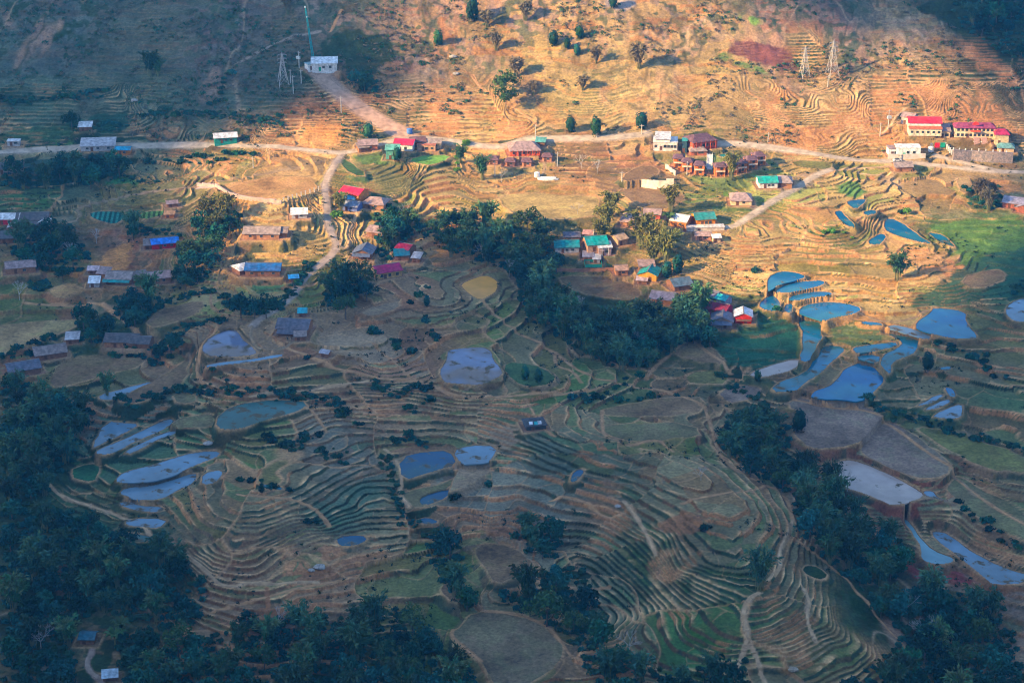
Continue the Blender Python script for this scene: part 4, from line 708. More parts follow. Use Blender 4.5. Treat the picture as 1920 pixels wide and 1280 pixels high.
# ------------------------------------------------------------------ buildings
def cmat(c, kind):
    nm = "%s_%02d%02d%02d" % (kind, int(c[0] * 99), int(c[1] * 99), int(c[2] * 99))
    if kind == 'roof': return mat(nm, c, .65, .42, .7, .25, 0, 0, tuple(a * .8 + b_ * .2 for a, b_ in zip(c, (.20, .12, .09))))
    return mat(nm, c, .85, .25, 1.2, .1, 0, 0, tuple(a * .75 for a in c))
GLASS = mat("window_glass", (.03, .045, .06), .15, .1, 1, .5); FRAME = mat("window_frame", (.30, .24, .20), .8); DOOR = mat("door_wood", (.16, .07, .04), .8); POST = mat("post_timber", (.25, .15, .10), .9); RIDGE = mat("ridge_cap", (.22, .2, .2), .7)
def gable_wall(w, d, h, rise):
    x, y = w / 2, d / 2; m = MB()
    v = [(-x, -y, -1.5), (x, -y, -1.5), (x, y, -1.5), (-x, y, -1.5), (-x, -y, h), (x, -y, h), (x, y, h), (-x, y, h), (-x, 0, h + rise), (x, 0, h + rise)]
    return m.add(v, [(0, 1, 5, 4), (1, 2, 6, 9, 5), (2, 3, 7, 6), (3, 0, 4, 8, 7), (3, 2, 1, 0), (4, 5, 9, 8), (6, 7, 8, 9)])
def roof_mb(st, w, d, h, ov=.7, sl=.5, t=.16):
    m = MB(); x, y = w / 2 + ov * .8, d / 2 + ov; r = d / 2 * sl; e = h - ov * sl
    if st == 'gable':
        n = max(int(w / 2.2), 2)
        m.slab([(-x, -y, e + t), (x, -y, e + t), (x, 0, h + r + t), (-x, 0, h + r + t)], t); m.slab([(-x, 0, h + r + t + .004), (x, 0, h + r + t + .004), (x, y, e + t), (-x, y, e + t)], t)
    elif st == 'hip':
        g = min(w, d) * .32; v = [(-x, -y, e), (x, -y, e), (x, y, e), (-x, y, e), (-x + g, 0, h + r), (x - g, 0, h + r)]
        m.add(v, [(0, 1, 5, 4), (1, 2, 5), (2, 3, 4, 5), (3, 0, 4)]); m.slab([(-x, -y, e - .003), (x, -y, e - .003), (x, y, e - .003), (-x, y, e - .003)], .14)
    elif st == 'shed':
        s_ = .22; m.slab([(-x, -y, h - ov * s_ + t), (x, -y, h - ov * s_ + t), (x, y, h + (d + ov) * s_ + t), (-x, y, h + (d + ov) * s_ + t)], t)
    else: m.slab([(-w / 2 - .25, -d / 2 - .25, h + .25), (w / 2 + .25, -d / 2 - .25, h + .25), (w / 2 + .25, d / 2 + .25, h + .25), (-w / 2 - .25, d / 2 + .25, h + .25)], .25)
    return m
def window(root, x, y, z, ww=1.1, wh=1.1, side=0):
    if side == 0:
        f = MB().box((x, y - .05, z), (ww + .2, .12, wh + .2)).build("window", FRAME, root)
        MB().box((x - ww * .26, y - .13, z), (ww * .44, .06, wh)).box((x + ww * .26, y - .13, z), (ww * .44, .06, wh)).build("glass_pane", GLASS, f)
    else:
        f = MB().box((x + side * .05, y, z), (.12, ww + .2, wh + .2)).build("window", FRAME, root); MB().box((x + side * .13, y, z), (.06, ww, wh)).build("glass_pane", GLASS, f)
for q in B:
    w_, d, h = q['w'], q['d'], q['hw']; st = q['style']; o = empty(q['name'], (q['x'], q['y'], q['z']), R(q['rot'])); tag(o, q['label'], q['cat'], q.get('group'))
    wm = cmat(q['wc'], 'wall'); rm = cmat(q['rc'], 'roof'); sl = SLOPE[st]
    if st == 'gable': gable_wall(w_, d, h, d / 2 * sl - .02).build("wall", wm, o)
    elif st == 'shed':
        m = MB(); x, y = w_ / 2, d / 2; hb = h + d * .22 - .02
        m.add([(-x, -y, -1.5), (x, -y, -1.5), (x, y, -1.5), (-x, y, -1.5), (-x, -y, h - .02), (x, -y, h - .02), (x, y, hb), (-x, y, hb)], [(0, 3, 2, 1), (4, 5, 6, 7), (0, 1, 5, 4), (1, 2, 6, 5), (2, 3, 7, 6), (3, 0, 4, 7)]).build("wall", wm, o)
    else: MB().box((0, 0, (h - 1.5) / 2 - .02), (w_, d, h + 1.5)).build("wall", wm, o)
    rf_ = roof_mb(st, w_, d, h, .7 if st != 'flat' else .2, sl).build("roof", rm, o)
    if st == 'gable' and w_ > 5: MB().box((0, 0, h + d / 2 * sl + .2), (w_ + 1.0, .45, .14)).build("ridge_cap", RIDGE, rf_)
    if 'eave' in q: MB().slab([(-w_ / 2 - 1, -d / 2 - 2.4, h - 1.0), (w_ / 2, -d / 2 - 2.4, h - 1.0), (w_ / 2, -d / 2 - .3, h - .1), (-w_ / 2 - 1, -d / 2 - .3, h - .1)], .1).build("lower_eave", cmat(q['eave'], 'roof'), o)
    dx = -w_ * .18 if q.get('door', 1) else 0; dh_ = min(2.1, h - .3); dm = cmat(q['doorc'], 'door') if 'doorc' in q else DOOR
    # long side towards the camera: door and windows
    long_x = abs(q['rot']) < 60
    dr = MB().box((dx if long_x else -w_ / 2 - .05, -d / 2 - .05 if long_x else -d * .15, dh_ / 2), (1.3, .14, dh_) if long_x else (.14, 1.3, dh_)).build("door", dm, o)
    MB().box((dx + .45 if long_x else -w_ / 2 - .15, -d / 2 - .15 if long_x else -d * .15 + .4, dh_ * .5), (.12, .08, .12)).build("handle", RIDGE, dr)
    n = q.get('win', 0); rows = q.get('rows', 1)
    for r_ in range(rows):
        z = 1.5 + r_ * (h / rows) if rows > 1 or h < 4 else h * .5
        if n == 0 and rows == 2: window(o, -w_ / 2, -d * .2, z, 1.2, 1.3, -1); window(o, -w_ / 2, d * .2, z, 1.2, 1.3, -1)
        for k in range(n):
            xw = (-.5 + (k + .5) / n) * w_ * .94 + (w_ * .12 if n == 1 else 0)
            if rows == 1 and abs(xw - dx) < 1.4: xw = dx + 2.0 if n > 1 else xw + 2
            if abs(xw) < w_ / 2 - .6: window(o, xw, -d / 2, z, 1.2, 1.3 if h > 3 else .9)
    if q.get('porch') is not None and q['porch'] == 1:
        if long_x: MB().slab([(-w_ * .45, -d / 2 - 3.4, h - 1.3), (w_ * .45, -d / 2 - 3.4, h - 1.3), (w_ * .45, -d / 2 - .4, h - .25), (-w_ * .45, -d / 2 - .4, h - .25)], .1).build("porch_roof", rm, o); P4 = [(-w_ * .42, -d / 2 - 3.1), (0, -d / 2 - 3.1), (w_ * .42, -d / 2 - 3.1)]
        else: MB().slab([(-w_ / 2 - 2.6, -d / 2, h - .9), (-w_ / 2 - .1, -d / 2, h + .1), (-w_ / 2 - .1, d / 2, h + .1), (-w_ / 2 - 2.6, d / 2, h - .9)], .1).build("porch_roof", rm, o); P4 = [(-w_ / 2 - 2.4, -d * .4), (-w_ / 2 - 2.4, 0), (-w_ / 2 - 2.4, d * .4)]
        for a, c_ in P4: MB().bar((a, c_, -1), (a, c_, h - 1.2), .12).build("post", POST, o)
    if q.get('porch') == 0:
        if long_x:
            MB().box((-w_ / 2 - .6, 0, 1.0), (1.2, d * .8, .12)).build("balcony", cmat(ORNG, 'wall'), o)
            for k in range(4): MB().bar((-w_ / 2 - 1.1, (-.36 + .24 * k) * d, -1), (-w_ / 2 - 1.1, (-.36 + .24 * k) * d, h), .12).build("post", cmat((.75, .45, .2), 'wall'), o)
        else: MB().box((-w_ / 2 - .8, 0, h * .45), (1.5, d * .9, .14)).build("balcony", wm, o); MB().box((-w_ / 2 - 1.5, 0, h * .45 + .5), (.08, d * .9, .8)).build("railing", POST, o)
    if q.get('balcony'):
        bl_ = MB().box((0, -d / 2 - .7, h * .5), (w_ * .9, 1.3, .14)).build("balcony", cmat((.72, .30, .16), 'wall'), o); MB().box((0, -d / 2 - 1.3, h * .5 + .45), (w_ * .9, .07, .7)).build("railing", cmat((.8, .62, .5), 'wall'), bl_)
        for s_ in (-1, 1): MB().bar((s_ * w_ * .42, -d / 2 - 1.2, -1.5), (s_ * w_ * .42, -d / 2 - 1.2, h), .12).build("post", cmat((.72, .30, .16), 'wall'), o)
    if q.get('posts'):
        k = max(int(w_ / 2.6), 2)
        for i in range(k): xx = (-.5 + (i + .5) / k) * w_; MB().bar((xx, -d / 2 - .55, -1.5), (xx, -d / 2 - .55, h), .16).build("pillar", cmat((.7, .12, .06) if q['cat'] == 'restaurant' else WHITE, 'wall'), o)
    if q.get('hall'):
        MB().box((0, -d / 2 - 1.6, 1.9), (w_ * 1.0, 3.1, 3.9)).build("front_gallery", wm, o); MB().slab([(-w_ / 2 - .4, -d / 2 - 3.7, 4.0), (w_ / 2 + .4, -d / 2 - 3.7, 4.0), (w_ / 2 + .4, -d / 2 - .1, 4.5), (-w_ / 2 - .4, -d / 2 - .1, 4.5)], .14).build("gallery_roof", cmat((.55, .14, .06), 'roof'), o)
        MB().box((0, -d / 2 - .06, 5.4), (w_ * .97, .12, 1.3)).build("white_band", cmat((.85, .83, .80), 'wall'), o)
        for i in range(6):
            xx = (-.5 + (i + .5) / 6) * w_; f = MB().box((xx, -d / 2 - 3.2, 1.7), (2.0, .14, 2.4)).build("bay_door", cmat((.80, .68, .48), 'door'), o); MB().box((xx, -d / 2 - 3.3, 2.2), (1.3, .08, 1.2)).build("glass_pane", GLASS, f)
    if q.get('patches'):
        for i, (a, c_, cc) in enumerate(((-.25, -.25, (.7, .7, .7)), (.0, -.3, (.03, .4, .4)), (.2, -.26, (.6, .6, .62)))): MB().slab([(a * w_ - .8, c_ * d - 1.5, h + .1), (a * w_ + .7, c_ * d - 1.5, h + .1), (a * w_ + .7, c_ * d - .2, h + .95), (a * w_ - .8, c_ * d - .2, h + .95)], .08).build("roof_sheet", cmat(cc, 'roof'), rf_)
    if q['name'] == 'school_building':
        MB().box((0, -d / 2 - 1.2, 3.9), (5, 2.0, .5)).build("entrance_canopy", cmat((.75, .12, .05), 'wall'), o)
        MB().add([(-1.8, -d / 2 - .3, 7.0), (1.8, -d / 2 - .3, 7.0), (1.2, -d / 2 - .3, 8.2), (0, -d / 2 - .3, 8.8), (-1.2, -d / 2 - .3, 8.2), (-1.8, -d / 2, 7.0), (1.8, -d / 2, 7.0), (1.2, -d / 2, 8.2), (0, -d / 2, 8.8), (-1.2, -d / 2, 8.2)],
                 [(0, 1, 2, 3, 4), (9, 8, 7, 6, 5), (0, 5, 6, 1), (1, 6, 7, 2), (2, 7, 8, 3), (3, 8, 9, 4), (4, 9, 5, 0)]).build("crest_board", cmat((.8, .05, .04), 'wall'), o)

# ------------------------------------------------------------------ walls, stairs, gardens
def wall_line(name, pts_px, h, t, m, label, cat, posts=0, dz=0):
    x, y = march([p[0] for p in pts_px], [p[1] for p in pts_px], dz, gz); z = gz(x, y); o = empty(name, (x[0], y[0], z[0])); tag(o, label, cat); mb = MB(); pb = []
    for i in range(len(x) - 1):
        L = math.hypot(x[i + 1] - x[i], y[i + 1] - y[i]); n = max(int(L / 3), 1)
        for k in range(n):
            a = (x[i] + (x[i + 1] - x[i]) * k / n, y[i] + (y[i + 1] - y[i]) * k / n); c_ = (x[i] + (x[i + 1] - x[i]) * (k + 1) / n, y[i] + (y[i + 1] - y[i]) * (k + 1) / n)
            zz = max(z[i] + (z[i + 1] - z[i]) * (k + .5) / n, float(gz((a[0] + c_[0]) / 2, (a[1] + c_[1]) / 2)[0])); ang = math.atan2(c_[1] - a[1], c_[0] - a[0])
            mb.box(((a[0] + c_[0]) / 2 - x[0], (a[1] + c_[1]) / 2 - y[0], zz + h / 2 - .8 - z[0]), (L / n + .02 + .01 * (k % 2), t + .004 * (k % 3), h + 1.6), ang)
            if posts: pb.append((a[0] - x[0], a[1] - y[0], zz + h - z[0]))
    mb.build("wall_run", m, o)
    for p in pb: MB().box((p[0], p[1], p[2] + posts / 2), (.5, .5, posts + .3)).build("post", cmat(WHITE, 'wall'), o)
    return o
STW = mat("stone_wall", (.34, .26, .24), .95, .35, 1.5, .1, 0, 0, (.22, .19, .19)); CONC = mat("concrete", (.55, .48, .42), .9, .15, .5)
wall_line("retaining_wall", [(1786, 300), (1820, 302), (1860, 304), (1898, 306)], 5.5, 1.2, STW, "long grey stone retaining wall under the school forecourt", "retaining wall", 1.0)
wall_line("retaining_wall", [(1665, 297), (1700, 298), (1735, 297)], 2.4, .6, CONC, "pale concrete wall in front of the white office", "retaining wall")
wall_line("pond_wall", [(1203, 348), (1235, 350), (1263, 350)], 3.2, .5, mat("pale_wall", (.72, .60, .48), .9), "pale concrete wall between the brown pond and the netted plot", "wall")
wall_line("plot_wall", [(1248, 316), (1267, 330)], 2.2, .5, CONC, "slanting pale wall at the right of the netted plot", "wall")
wall_line("earth_wall", [(370, 350), (400, 351), (430, 366), (470, 376), (528, 382)], 1.6, .8, mat("pink_wall", (.50, .34, .30), .95), "low pinkish retaining wall curving below the orange building plot", "wall")
wall_line("garden_wall", [(1042, 509), (1080, 509), (1120, 508), (1150, 508)], 1.4, .6, mat("brick_wall", (.42, .20, .12), .95), "low reddish wall above the bare field beside the forest", "wall")
# posts of the unfinished row on the orange mound
for i in range(9):
    x, y, z = spot(532 + i * 8.2, 378 - i * 2.6); o = empty("concrete_post", (x, y, z)); MB().box((0, 0, .9), (.5, .5, 1.9)).build("shaft", CONC, o); MB().box((0, 0, 1.95), (.7, .7, .18)).build("cap", cmat(PALE, 'wall'), o); tag(o, "pale concrete post in the row on the rim of the orange mound", "post", "row of pale posts on the orange mound")
for i in range(5):
    x, y, z = spot(1772 + i * 3, 277 + i * 3.2); o = empty("gate_post", (x, y, z)); MB().box((0, 0, 1.2), (.6, .6, 2.6)).build("shaft", cmat(WHITE, 'wall'), o); MB().box((0, 0, 2.6), (.9, .9, .2)).build("cap", cmat(WHITE, 'wall'), o); tag(o, "white gate post in the slanting row at the left end of the school forecourt", "post", "white posts at the school forecourt")
# stairway of the resort
def stairs(name, a, c_, w_, n, m, label):
    xa, ya, za = spot(*a); xb, yb, zb_ = spot(*c_); o = empty(name, (xa, ya, za)); tag(o, label, "stairway"); ang = math.atan2(yb - ya, xb - xa); L = math.hypot(xb - xa, yb - ya); mb = MB()
    for k in range(n):
        t = (k + .5) / n; gx_2, gy_2 = xa + (xb - xa) * t, ya + (yb - ya) * t; zz = max(za + (zb_ - za) * t, float(gz(gx_2, gy_2)[0])) - za
        mb.box((gx_2 - xa, gy_2 - ya, zz - .6 + .25), (L / n + .01, w_, 1.6), ang)
    mb.build("steps", m, o)
    for s_ in (-1, 1):
        ox, oy = -math.sin(ang) * s_ * w_ * .55, math.cos(ang) * s_ * w_ * .55; MB().bar((ox, oy, .9), (xb - xa + ox, yb - ya + oy, zb_ - za + .9), .12).build("handrail", cmat(WHITE, 'wall'), o)
stairs("resort_stairway", (1330, 319), (1331, 290), 2.6, 14, cmat((.72, .68, .66), 'wall'), "white stairway between the two rows of orange bungalows")
stairs("school_stairway", (1832, 270), (1826, 256), 3.0, 10, mat("pink_steps", (.55, .33, .28), .9), "left flight of pink steps climbing to the cream school")
stairs("school_stairway", (1846, 270), (1840, 256), 3.0, 10, mat("pink_steps", (.55, .33, .28), .9), "right flight of pink steps climbing to the cream school")
# netted garden
x, y, z = spot(1112, 496); o = empty("netted_garden", (x, y, z), R(2)); tag(o, "teal netting fence around the bright green plot below the pens", "fence")
NET = mat("teal_net", (.01, .22, .20), .8)
for i, (a, c_, L, an) in enumerate(((0, -3.5, 8, 0), (-4, 0, 7, 90), (4, 0, 7, 90), (0, 3.5, 8, 0))): MB().box((a, c_, .6), (L, .08, 1.5), R(an)).build("net_panel", NET, o)
for a, c_ in ((-4, -3.5), (4, -3.5), (4, 3.5), (-4, 3.5)): MB().bar((a, c_, -1), (a, c_, 1.6), .1).build("post", POST, o)
# red and green notice panels by the school road
x, y, z = spot(1758, 280); o = empty("notice_board", (x, y, z), R(5)); tag(o, "hoarding with a red and a green panel on the road below the school", "notice board")
for i, cc in enumerate(((.25, .25, .27), (.75, .02, .04), (.02, .35, .22))): MB().box((-3.4 + i * 3.0, 0, 2.2), (2.6 if i else 1.6, .2, 2.6)).build("panel", cmat(cc, 'wall'), o)
for a in (-4, -1.2, 1.6, 4.2): MB().bar((a, .15, -1), (a, .15, 3.4), .1).build("post", POST, o)
# white tank beside it, white blocks and boulders
for px, py, lab in ((1745, 284, "white water tank at the right of the white office"), (1007, 332, "white oval tank on the golden terraces under the bungalows"), (768, 250, "small blue water tank behind the crimson shop")):
    x, y, z = spot(px, py); o = empty("water_tank", (x, y, z)); tag(o, lab, "tank"); cc = (.10, .22, .55) if 'blue' in lab else WHITE
    m = MB().bar((0, 0, 0), (0, 0, 2.4), 1.5, 1.5, 12); m.build("tank_body", cmat(cc, 'wall'), o); MB().bar((0, 0, 2.4), (0, 0, 2.75), 1.4, .4, 12).build("lid", cmat(cc, 'wall'), o)
x, y, z = spot(1028, 335); o = empty("concrete_terrace", (x, y, z), R(-3)); tag(o, "long white concrete platform at the end of the curving footpath", "platform"); MB().slab([(5.5 * math.cos(k / 12 * 6.283), 2.4 * math.sin(k / 12 * 6.283), .35) for k in range(12)], 1).build("slab", cmat((.75, .74, .74), 'wall'), o)
MB().box((0, 0, .55), (8, 2, .35)).build("raised_deck", cmat((.8, .8, .8), 'wall'), o)
# ------------------------------------------------------------------ pylons, mast, poles
STEEL = mat("galvanised_steel", (.42, .40, .39), .5, .1, 1, .4, 0, .3); GREENS = mat("mast_teal", (.02, .30, .32), .6)
def lattice(name, px, py, hpx, wb, label, cat, arms=True, m=STEEL, slim=False):
    x, y, z = spot(px, py); rg = math.sqrt(x * x + y * y + (CAMZ - z) ** 2); h = hpx * rg / FPX / .95; o = empty(name, (x, y, z), R(20)); tag(o, label, cat)
    w1 = wb / 2; w2 = .35 if not slim else wb / 2 * .5; zn = [0, .28, .5, .68, .82, .92] if not slim else [i / 12 for i in range(12)]
    def cr(f): return w1 + (w2 - w1) * min(f * 1.15, 1) ** .8
    CN = [(-1, -1), (1, -1), (1, 1), (-1, 1)]
    for a, c_ in CN:
        m_ = MB()
        for i in range(len(zn) - 1): m_.bar((a * cr(zn[i]), c_ * cr(zn[i]), zn[i] * h - (1.5 if i == 0 else 0)), (a * cr(zn[i + 1]), c_ * cr(zn[i + 1]), zn[i + 1] * h), .16, .13, 4)
        m_.build("leg", m, o)
    br = MB()
    for i in range(len(zn) - 1):
        for k in range(4):
            a, c_ = CN[k], CN[(k + 1) % 4]; r0, r1 = cr(zn[i]), cr(zn[i + 1])
            br.bar((a[0] * r0, a[1] * r0, zn[i] * h), (c_[0] * r1, c_[1] * r1, zn[i + 1] * h), .08, .08, 4); br.bar((c_[0] * r0, c_[1] * r0, zn[i] * h), (a[0] * r1, a[1] * r1, zn[i + 1] * h), .08, .08, 4); br.bar((a[0] * r1, a[1] * r1, zn[i + 1] * h), (c_[0] * r1, c_[1] * r1, zn[i + 1] * h), .08, .08, 4)
    br.build("bracing", m, o); MB().bar((0, 0, zn[-1] * h), (0, 0, h), .3, .08, 5).build("peak", m, o)
    if arms:
        for f in (.66, .78, .9):
            a = MB().bar((-2.6, 0, f * h), (2.6, 0, f * h), .12, .12, 4).bar((-2.6, 0, f * h), (0, 0, f * h + 1), .08, .08, 4).bar((2.6, 0, f * h), (0, 0, f * h + 1), .08, .08, 4).build("crossarm", m, o)
            for s_ in (-1, 1): MB().bar((s_ * 2.5, 0, f * h), (s_ * 2.5, 0, f * h - 1.1), .12, .12, 5).build("insulator", cmat((.3, .25, .22), 'wall'), a)
    return o, h
lattice("pylon", 1508, 143, 54, 5, "left and shorter of the two steel pylons on the golden slope", "pylon")
lattice("pylon", 1560, 141, 64, 6, "right and taller of the two steel pylons on the golden slope", "pylon")
lattice("pylon", 531, 158, 58, 5.5, "steel pylon in shadow left of the white relay station", "pylon")
mo, mh = lattice("radio_mast", 587, 108, 92, 1.1, "tall slim teal radio mast rising behind the white relay station", "mast", False, GREENS, True)
mo.rotation_euler = (R(-3), R(-7), 0)
for i, f in enumerate((.78, .97)): MB().bar((0, 0, f * mh - .4), (0, 0, f * mh + .4), .5, .5, 10).build("antenna_drum", cmat((.65, .68, .7), 'wall'), mo)
def pole(px, py, hpx, label, tr=False):
    x, y, z = spot(px, py); rg = math.sqrt(x * x + y * y + (CAMZ - z) ** 2); h = hpx * rg / FPX / .93; o = empty("utility_pole", (x, y, z), R(rng.uniform(-40, 40))); tag(o, label, "utility pole", "concrete utility poles")
    MB().bar((0, 0, -1), (0, 0, h), .26, .17, 8).build("shaft", cmat((.55, .52, .48), 'wall'), o); a = MB().box((0, 0, h - .8), (2.4, .18, .18)).build("crossarm", STEEL, o)
    for s_ in (-1, 0, 1): MB().bar((s_ * 1.0, 0, h - .72), (s_ * 1.0, 0, h - .3), .1, .07, 6).build("insulator", cmat((.35, .2, .15), 'wall'), a)
    if tr: MB().box((0, -.5, h * .62), (2.2, 1.1, 1.5)).build("transformer_box", cmat((.6, .6, .58), 'wall'), o)
for px, py, hp, lb, tr in ((1440, 267, 18, "pole above the road right of the brown restaurant", 0), (1004, 257, 22, "pole beside the road right behind the pink restaurant", 0), (1119, 258, 20, "pole in front of the dark round tree on the upper road", 0), (1203, 252, 18, "pole at the foot of the tree left of the white lodge", 0), (1665, 242, 34, "taller pole with box on the slope left of the school hall", 1),
        (1650, 256, 24, "shorter pole on the slope left of the school hall", 0), (545, 158, 26, "pole left below the relay station ledge", 0), (550, 176, 32, "tall pale pole standing alone below the steel pylon in shadow", 0), (565, 158, 26, "pole under the ledge of the relay station", 0), (561, 128, 30, "pole with white box at the left end of the relay station ledge", 1),
        (1552, 163, 20, "small pole under the taller golden slope pylon", 0), (640, 212, 30, "thin pole above the orange road cutting", 0), (475, 315, 20, "pole in the field above the pale side path", 0), (1045, 312, 26, "pole right of the rightmost small bungalow", 0), (1113, 460, 30, "pole rising behind the right teal hall", 0), (1166, 340, 18, "pole on the bank between the brown fields", 0),
        (1288, 328, 24, "pole in front of the left row of orange bungalows", 0), (928, 330, 26, "thin pole left on the golden terraces under the bungalows", 0), (1688, 300, 10, "short pole on the road edge by the brown stall", 0)): pole(px, py, hp, lb, tr)

x, y, z = spot(1682, 303); o = empty("parked_car", (x, y, z + .15), R(8)); tag(o, "small white car with dark windows parked by the brown stall under the white office", "car")
MB().box((0, 0, .7), (4.2, 1.75, .7)).build("body", cmat((.7, .7, .7), 'wall'), o); MB().add([(-1.3, -.8, 1.05), (1.3, -.8, 1.05), (1.3, .8, 1.05), (-1.3, .8, 1.05), (-.9, -.7, 1.6), (.8, -.7, 1.6), (.8, .7, 1.6), (-.9, .7, 1.6)], [(0, 3, 2, 1), (4, 5, 6, 7), (0, 1, 5, 4), (1, 2, 6, 5), (2, 3, 7, 6), (3, 0, 4, 7)]).build("cabin", GLASS, o)
for a in (-1.3, 1.3):
    for c_ in (-.85, .85): MB().bar((a, c_ - .1, .35), (a, c_ + .1, .35), .35, .35, 12).build("wheel", mat("tyre", (.02, .02, .02), .9), o)

def rock(px, py, r_, label, c=(.38, .34, .30)):
    x, y, z = spot(px, py); r = np.random.default_rng(int(px)); v = []; f = []
    for i in range(5):
        for k in range(8): t = math.pi * (i + .5) / 5; a = k / 8 * 6.283; q = r_ * r.uniform(.75, 1.15); v.append((q * math.sin(t) * math.cos(a) * 1.3, q * math.sin(t) * math.sin(a), q * math.cos(t) * .6))
    for i in range(4):
        for k in range(8): f.append((i * 8 + k, i * 8 + (k + 1) % 8, i * 8 + 8 + (k + 1) % 8, i * 8 + 8 + k))
    f += [tuple(range(7, -1, -1)), tuple(range(32, 40))]
    o = MB().add(v, [tuple(reversed(q)) for q in f]).build("boulder", mat("pale_rock%d" % int(c[0] * 99), c, .95, .35, 1.5)); o.location = (x, y, z + r_ * .3); tag(o, label, "boulder")
rock(600, 1065, 1.7, "pale boulder, larger of two on the bare spur at lower left"); rock(584, 1070, 1.1, "pale boulder, smaller of two on the bare spur at lower left"); rock(390, 833, 1.6, "flat white rock on the bank above the left grey ponds"); rock(1488, 1257, 1.5, "brown boulder near the bottom edge right of centre", (.35, .28, .2)); rock(855, 140, 1.5, "white boulder on the slope above the big double tree"); rock(850, 108, 1.8, "grey boulder on the upper slope near the red landslip"); rock(252, 190, 1.6, "pale boulder on the shadowed slope above the dark bank"); rock(1158, 950, 1.0, "small white rock on the arc terraces")
# ------------------------------------------------------------------ trees
def leaf_quads(c, size, nrm_bias=None, seed=0):
    r = np.random.default_rng(seed); n = len(c); a = r.normal(size=(n, 3)); a /= np.linalg.norm(a, axis=1)[:, None]
    if nrm_bias is not None: a = a + nrm_bias * 1.1; a /= np.linalg.norm(a, axis=1)[:, None]
    t = np.cross(a, r.normal(size=(n, 3))); t /= np.linalg.norm(t, axis=1)[:, None]; b_ = np.cross(a, t); s = size * r.uniform(.55, 1.25, (n, 1))
    V = np.stack([c - t * s - b_ * s * .45, c + t * s * .2 - b_ * s * .6, c + t * s + b_ * s * .35, c - t * s * .3 + b_ * s * .6], 1).reshape(-1, 3)
    return V, np.arange(n * 4).reshape(n, 4)
def data(name, V, F, m):
    o = mesh_np(name, V, F, m); d = o.data; bpy.data.objects.remove(o); return d
def mbdata(mb, name, m): o = mb.build(name, m); d = o.data; bpy.data.objects.remove(o); return d
BARK = mat("bark", (.12, .09, .07), .95, .3, 3); PBARK = mat("pale_bark", (.42, .38, .36), .9, .2, 3); CULM = mat("bamboo_culm", (.20, .20, .09), .8, .2, 3)
LEAFD = mat("leaf_dark", (.010, .078, .062), .75, .4, .4, .15, .6, 0, (.03, .075, .03)); LEAFM = mat("leaf_mid", (.04, .095, .03), .7, .35, .5, .15, .3, 0, (.07, .11, .03)); LEAFB = mat("leaf_bamboo", (.03, .105, .06), .7, .35, .6, .2, .55, 0, (.06, .10, .035)); LEAFO = mat("leaf_olive", (.15, .16, .04), .7, .3, .6, .2, .2, 0, (.20, .18, .05)); LEAFG = mat("leaf_fresh", (.09, .22, .03), .6, .3, .6, .2, .2)
TWIG = mat("dry_twigs", (.17, .14, .085), .9, .3, 1, .1, .2)
def broad(seed, rad, ht, m):
    r = np.random.default_rng(seed); K = 20; C_ = []
    for k in range(K):
        d = r.normal(size=3); d[2] = abs(d[2]) * .9 - .15; d /= np.linalg.norm(d); rr = r.uniform(.45, 1.0); c = np.array([d[0] * rad * rr, d[1] * rad * rr, ht * .56 + d[2] * ht * .42 * rr]); s = rad * r.uniform(.26, .42)
        p = r.normal(size=(34, 3)); p /= np.linalg.norm(p, axis=1)[:, None]; p *= (s * r.uniform(.55, 1.05, (34, 1))); C_.append(np.concatenate([c + p, p / s], 1))
    C_ = np.concatenate(C_); V, F = leaf_quads(C_[:, :3], .62, C_[:, 3:], seed); cr = data("crown", V, F, m)
    mb = MB().bar((0, 0, -1.5), (r.uniform(-.3, .3), r.uniform(-.3, .3), ht * .45), .34, .2)
    for k in range(5): a = k * 1.26 + r.uniform(0, .6); mb.bar((0, 0, ht * .4), (math.cos(a) * rad * .6, math.sin(a) * rad * .6, ht * r.uniform(.6, .85)), .14, .05, 5)
    return [("crown", cr), ("trunk", mbdata(mb, "trunk", BARK))]
def bamboo(seed, sp, ht, m):
    r = np.random.default_rng(seed); C_ = []; mb = MB()
    for k in range(32):
        a = r.uniform(0, 6.283); b0 = np.array([math.cos(a), math.sin(a), 0]) * r.uniform(0, sp * .3); h = ht * r.uniform(.65, 1.08); lean = sp * r.uniform(.2, 1.0); prev = b0 + np.array([0, 0, -1.5])
        for i in range(1, 7):
            t = i / 6; p = b0 + np.array([math.cos(a) * lean * t ** 2.3, math.sin(a) * lean * t ** 2.3, h * (math.sin(t * 1.75) / math.sin(1.5))])
            if i <= 4: mb.bar(prev, p, .09, .07, 4)
            if t > .3:
                n = 7; dr = (p - prev) / (np.linalg.norm(p - prev) + 1e-6); q = p + r.normal(size=(n, 3)) * np.array([.55, .55, .6]); C_.append(np.concatenate([q, dr + r.normal(size=(n, 3)) * .4], 1))
            prev = p
    C_ = np.concatenate(C_); c = C_[:, :3]; t = C_[:, 3:] / np.linalg.norm(C_[:, 3:], axis=1)[:, None]; b_ = np.cross(t, r.normal(size=t.shape)); b_ /= np.linalg.norm(b_, axis=1)[:, None]; L = r.uniform(.6, 1.35, (len(c), 1)); W = r.uniform(.16, .4, (len(c), 1))
    V = np.stack([c - t * L, c - b_ * W, c + t * L, c + b_ * W], 1).reshape(-1, 3); F = np.arange(len(V)).reshape(-1, 4); return [("crown", data("crown", V, F, m)), ("culms", mbdata(mb, "culms", CULM))]
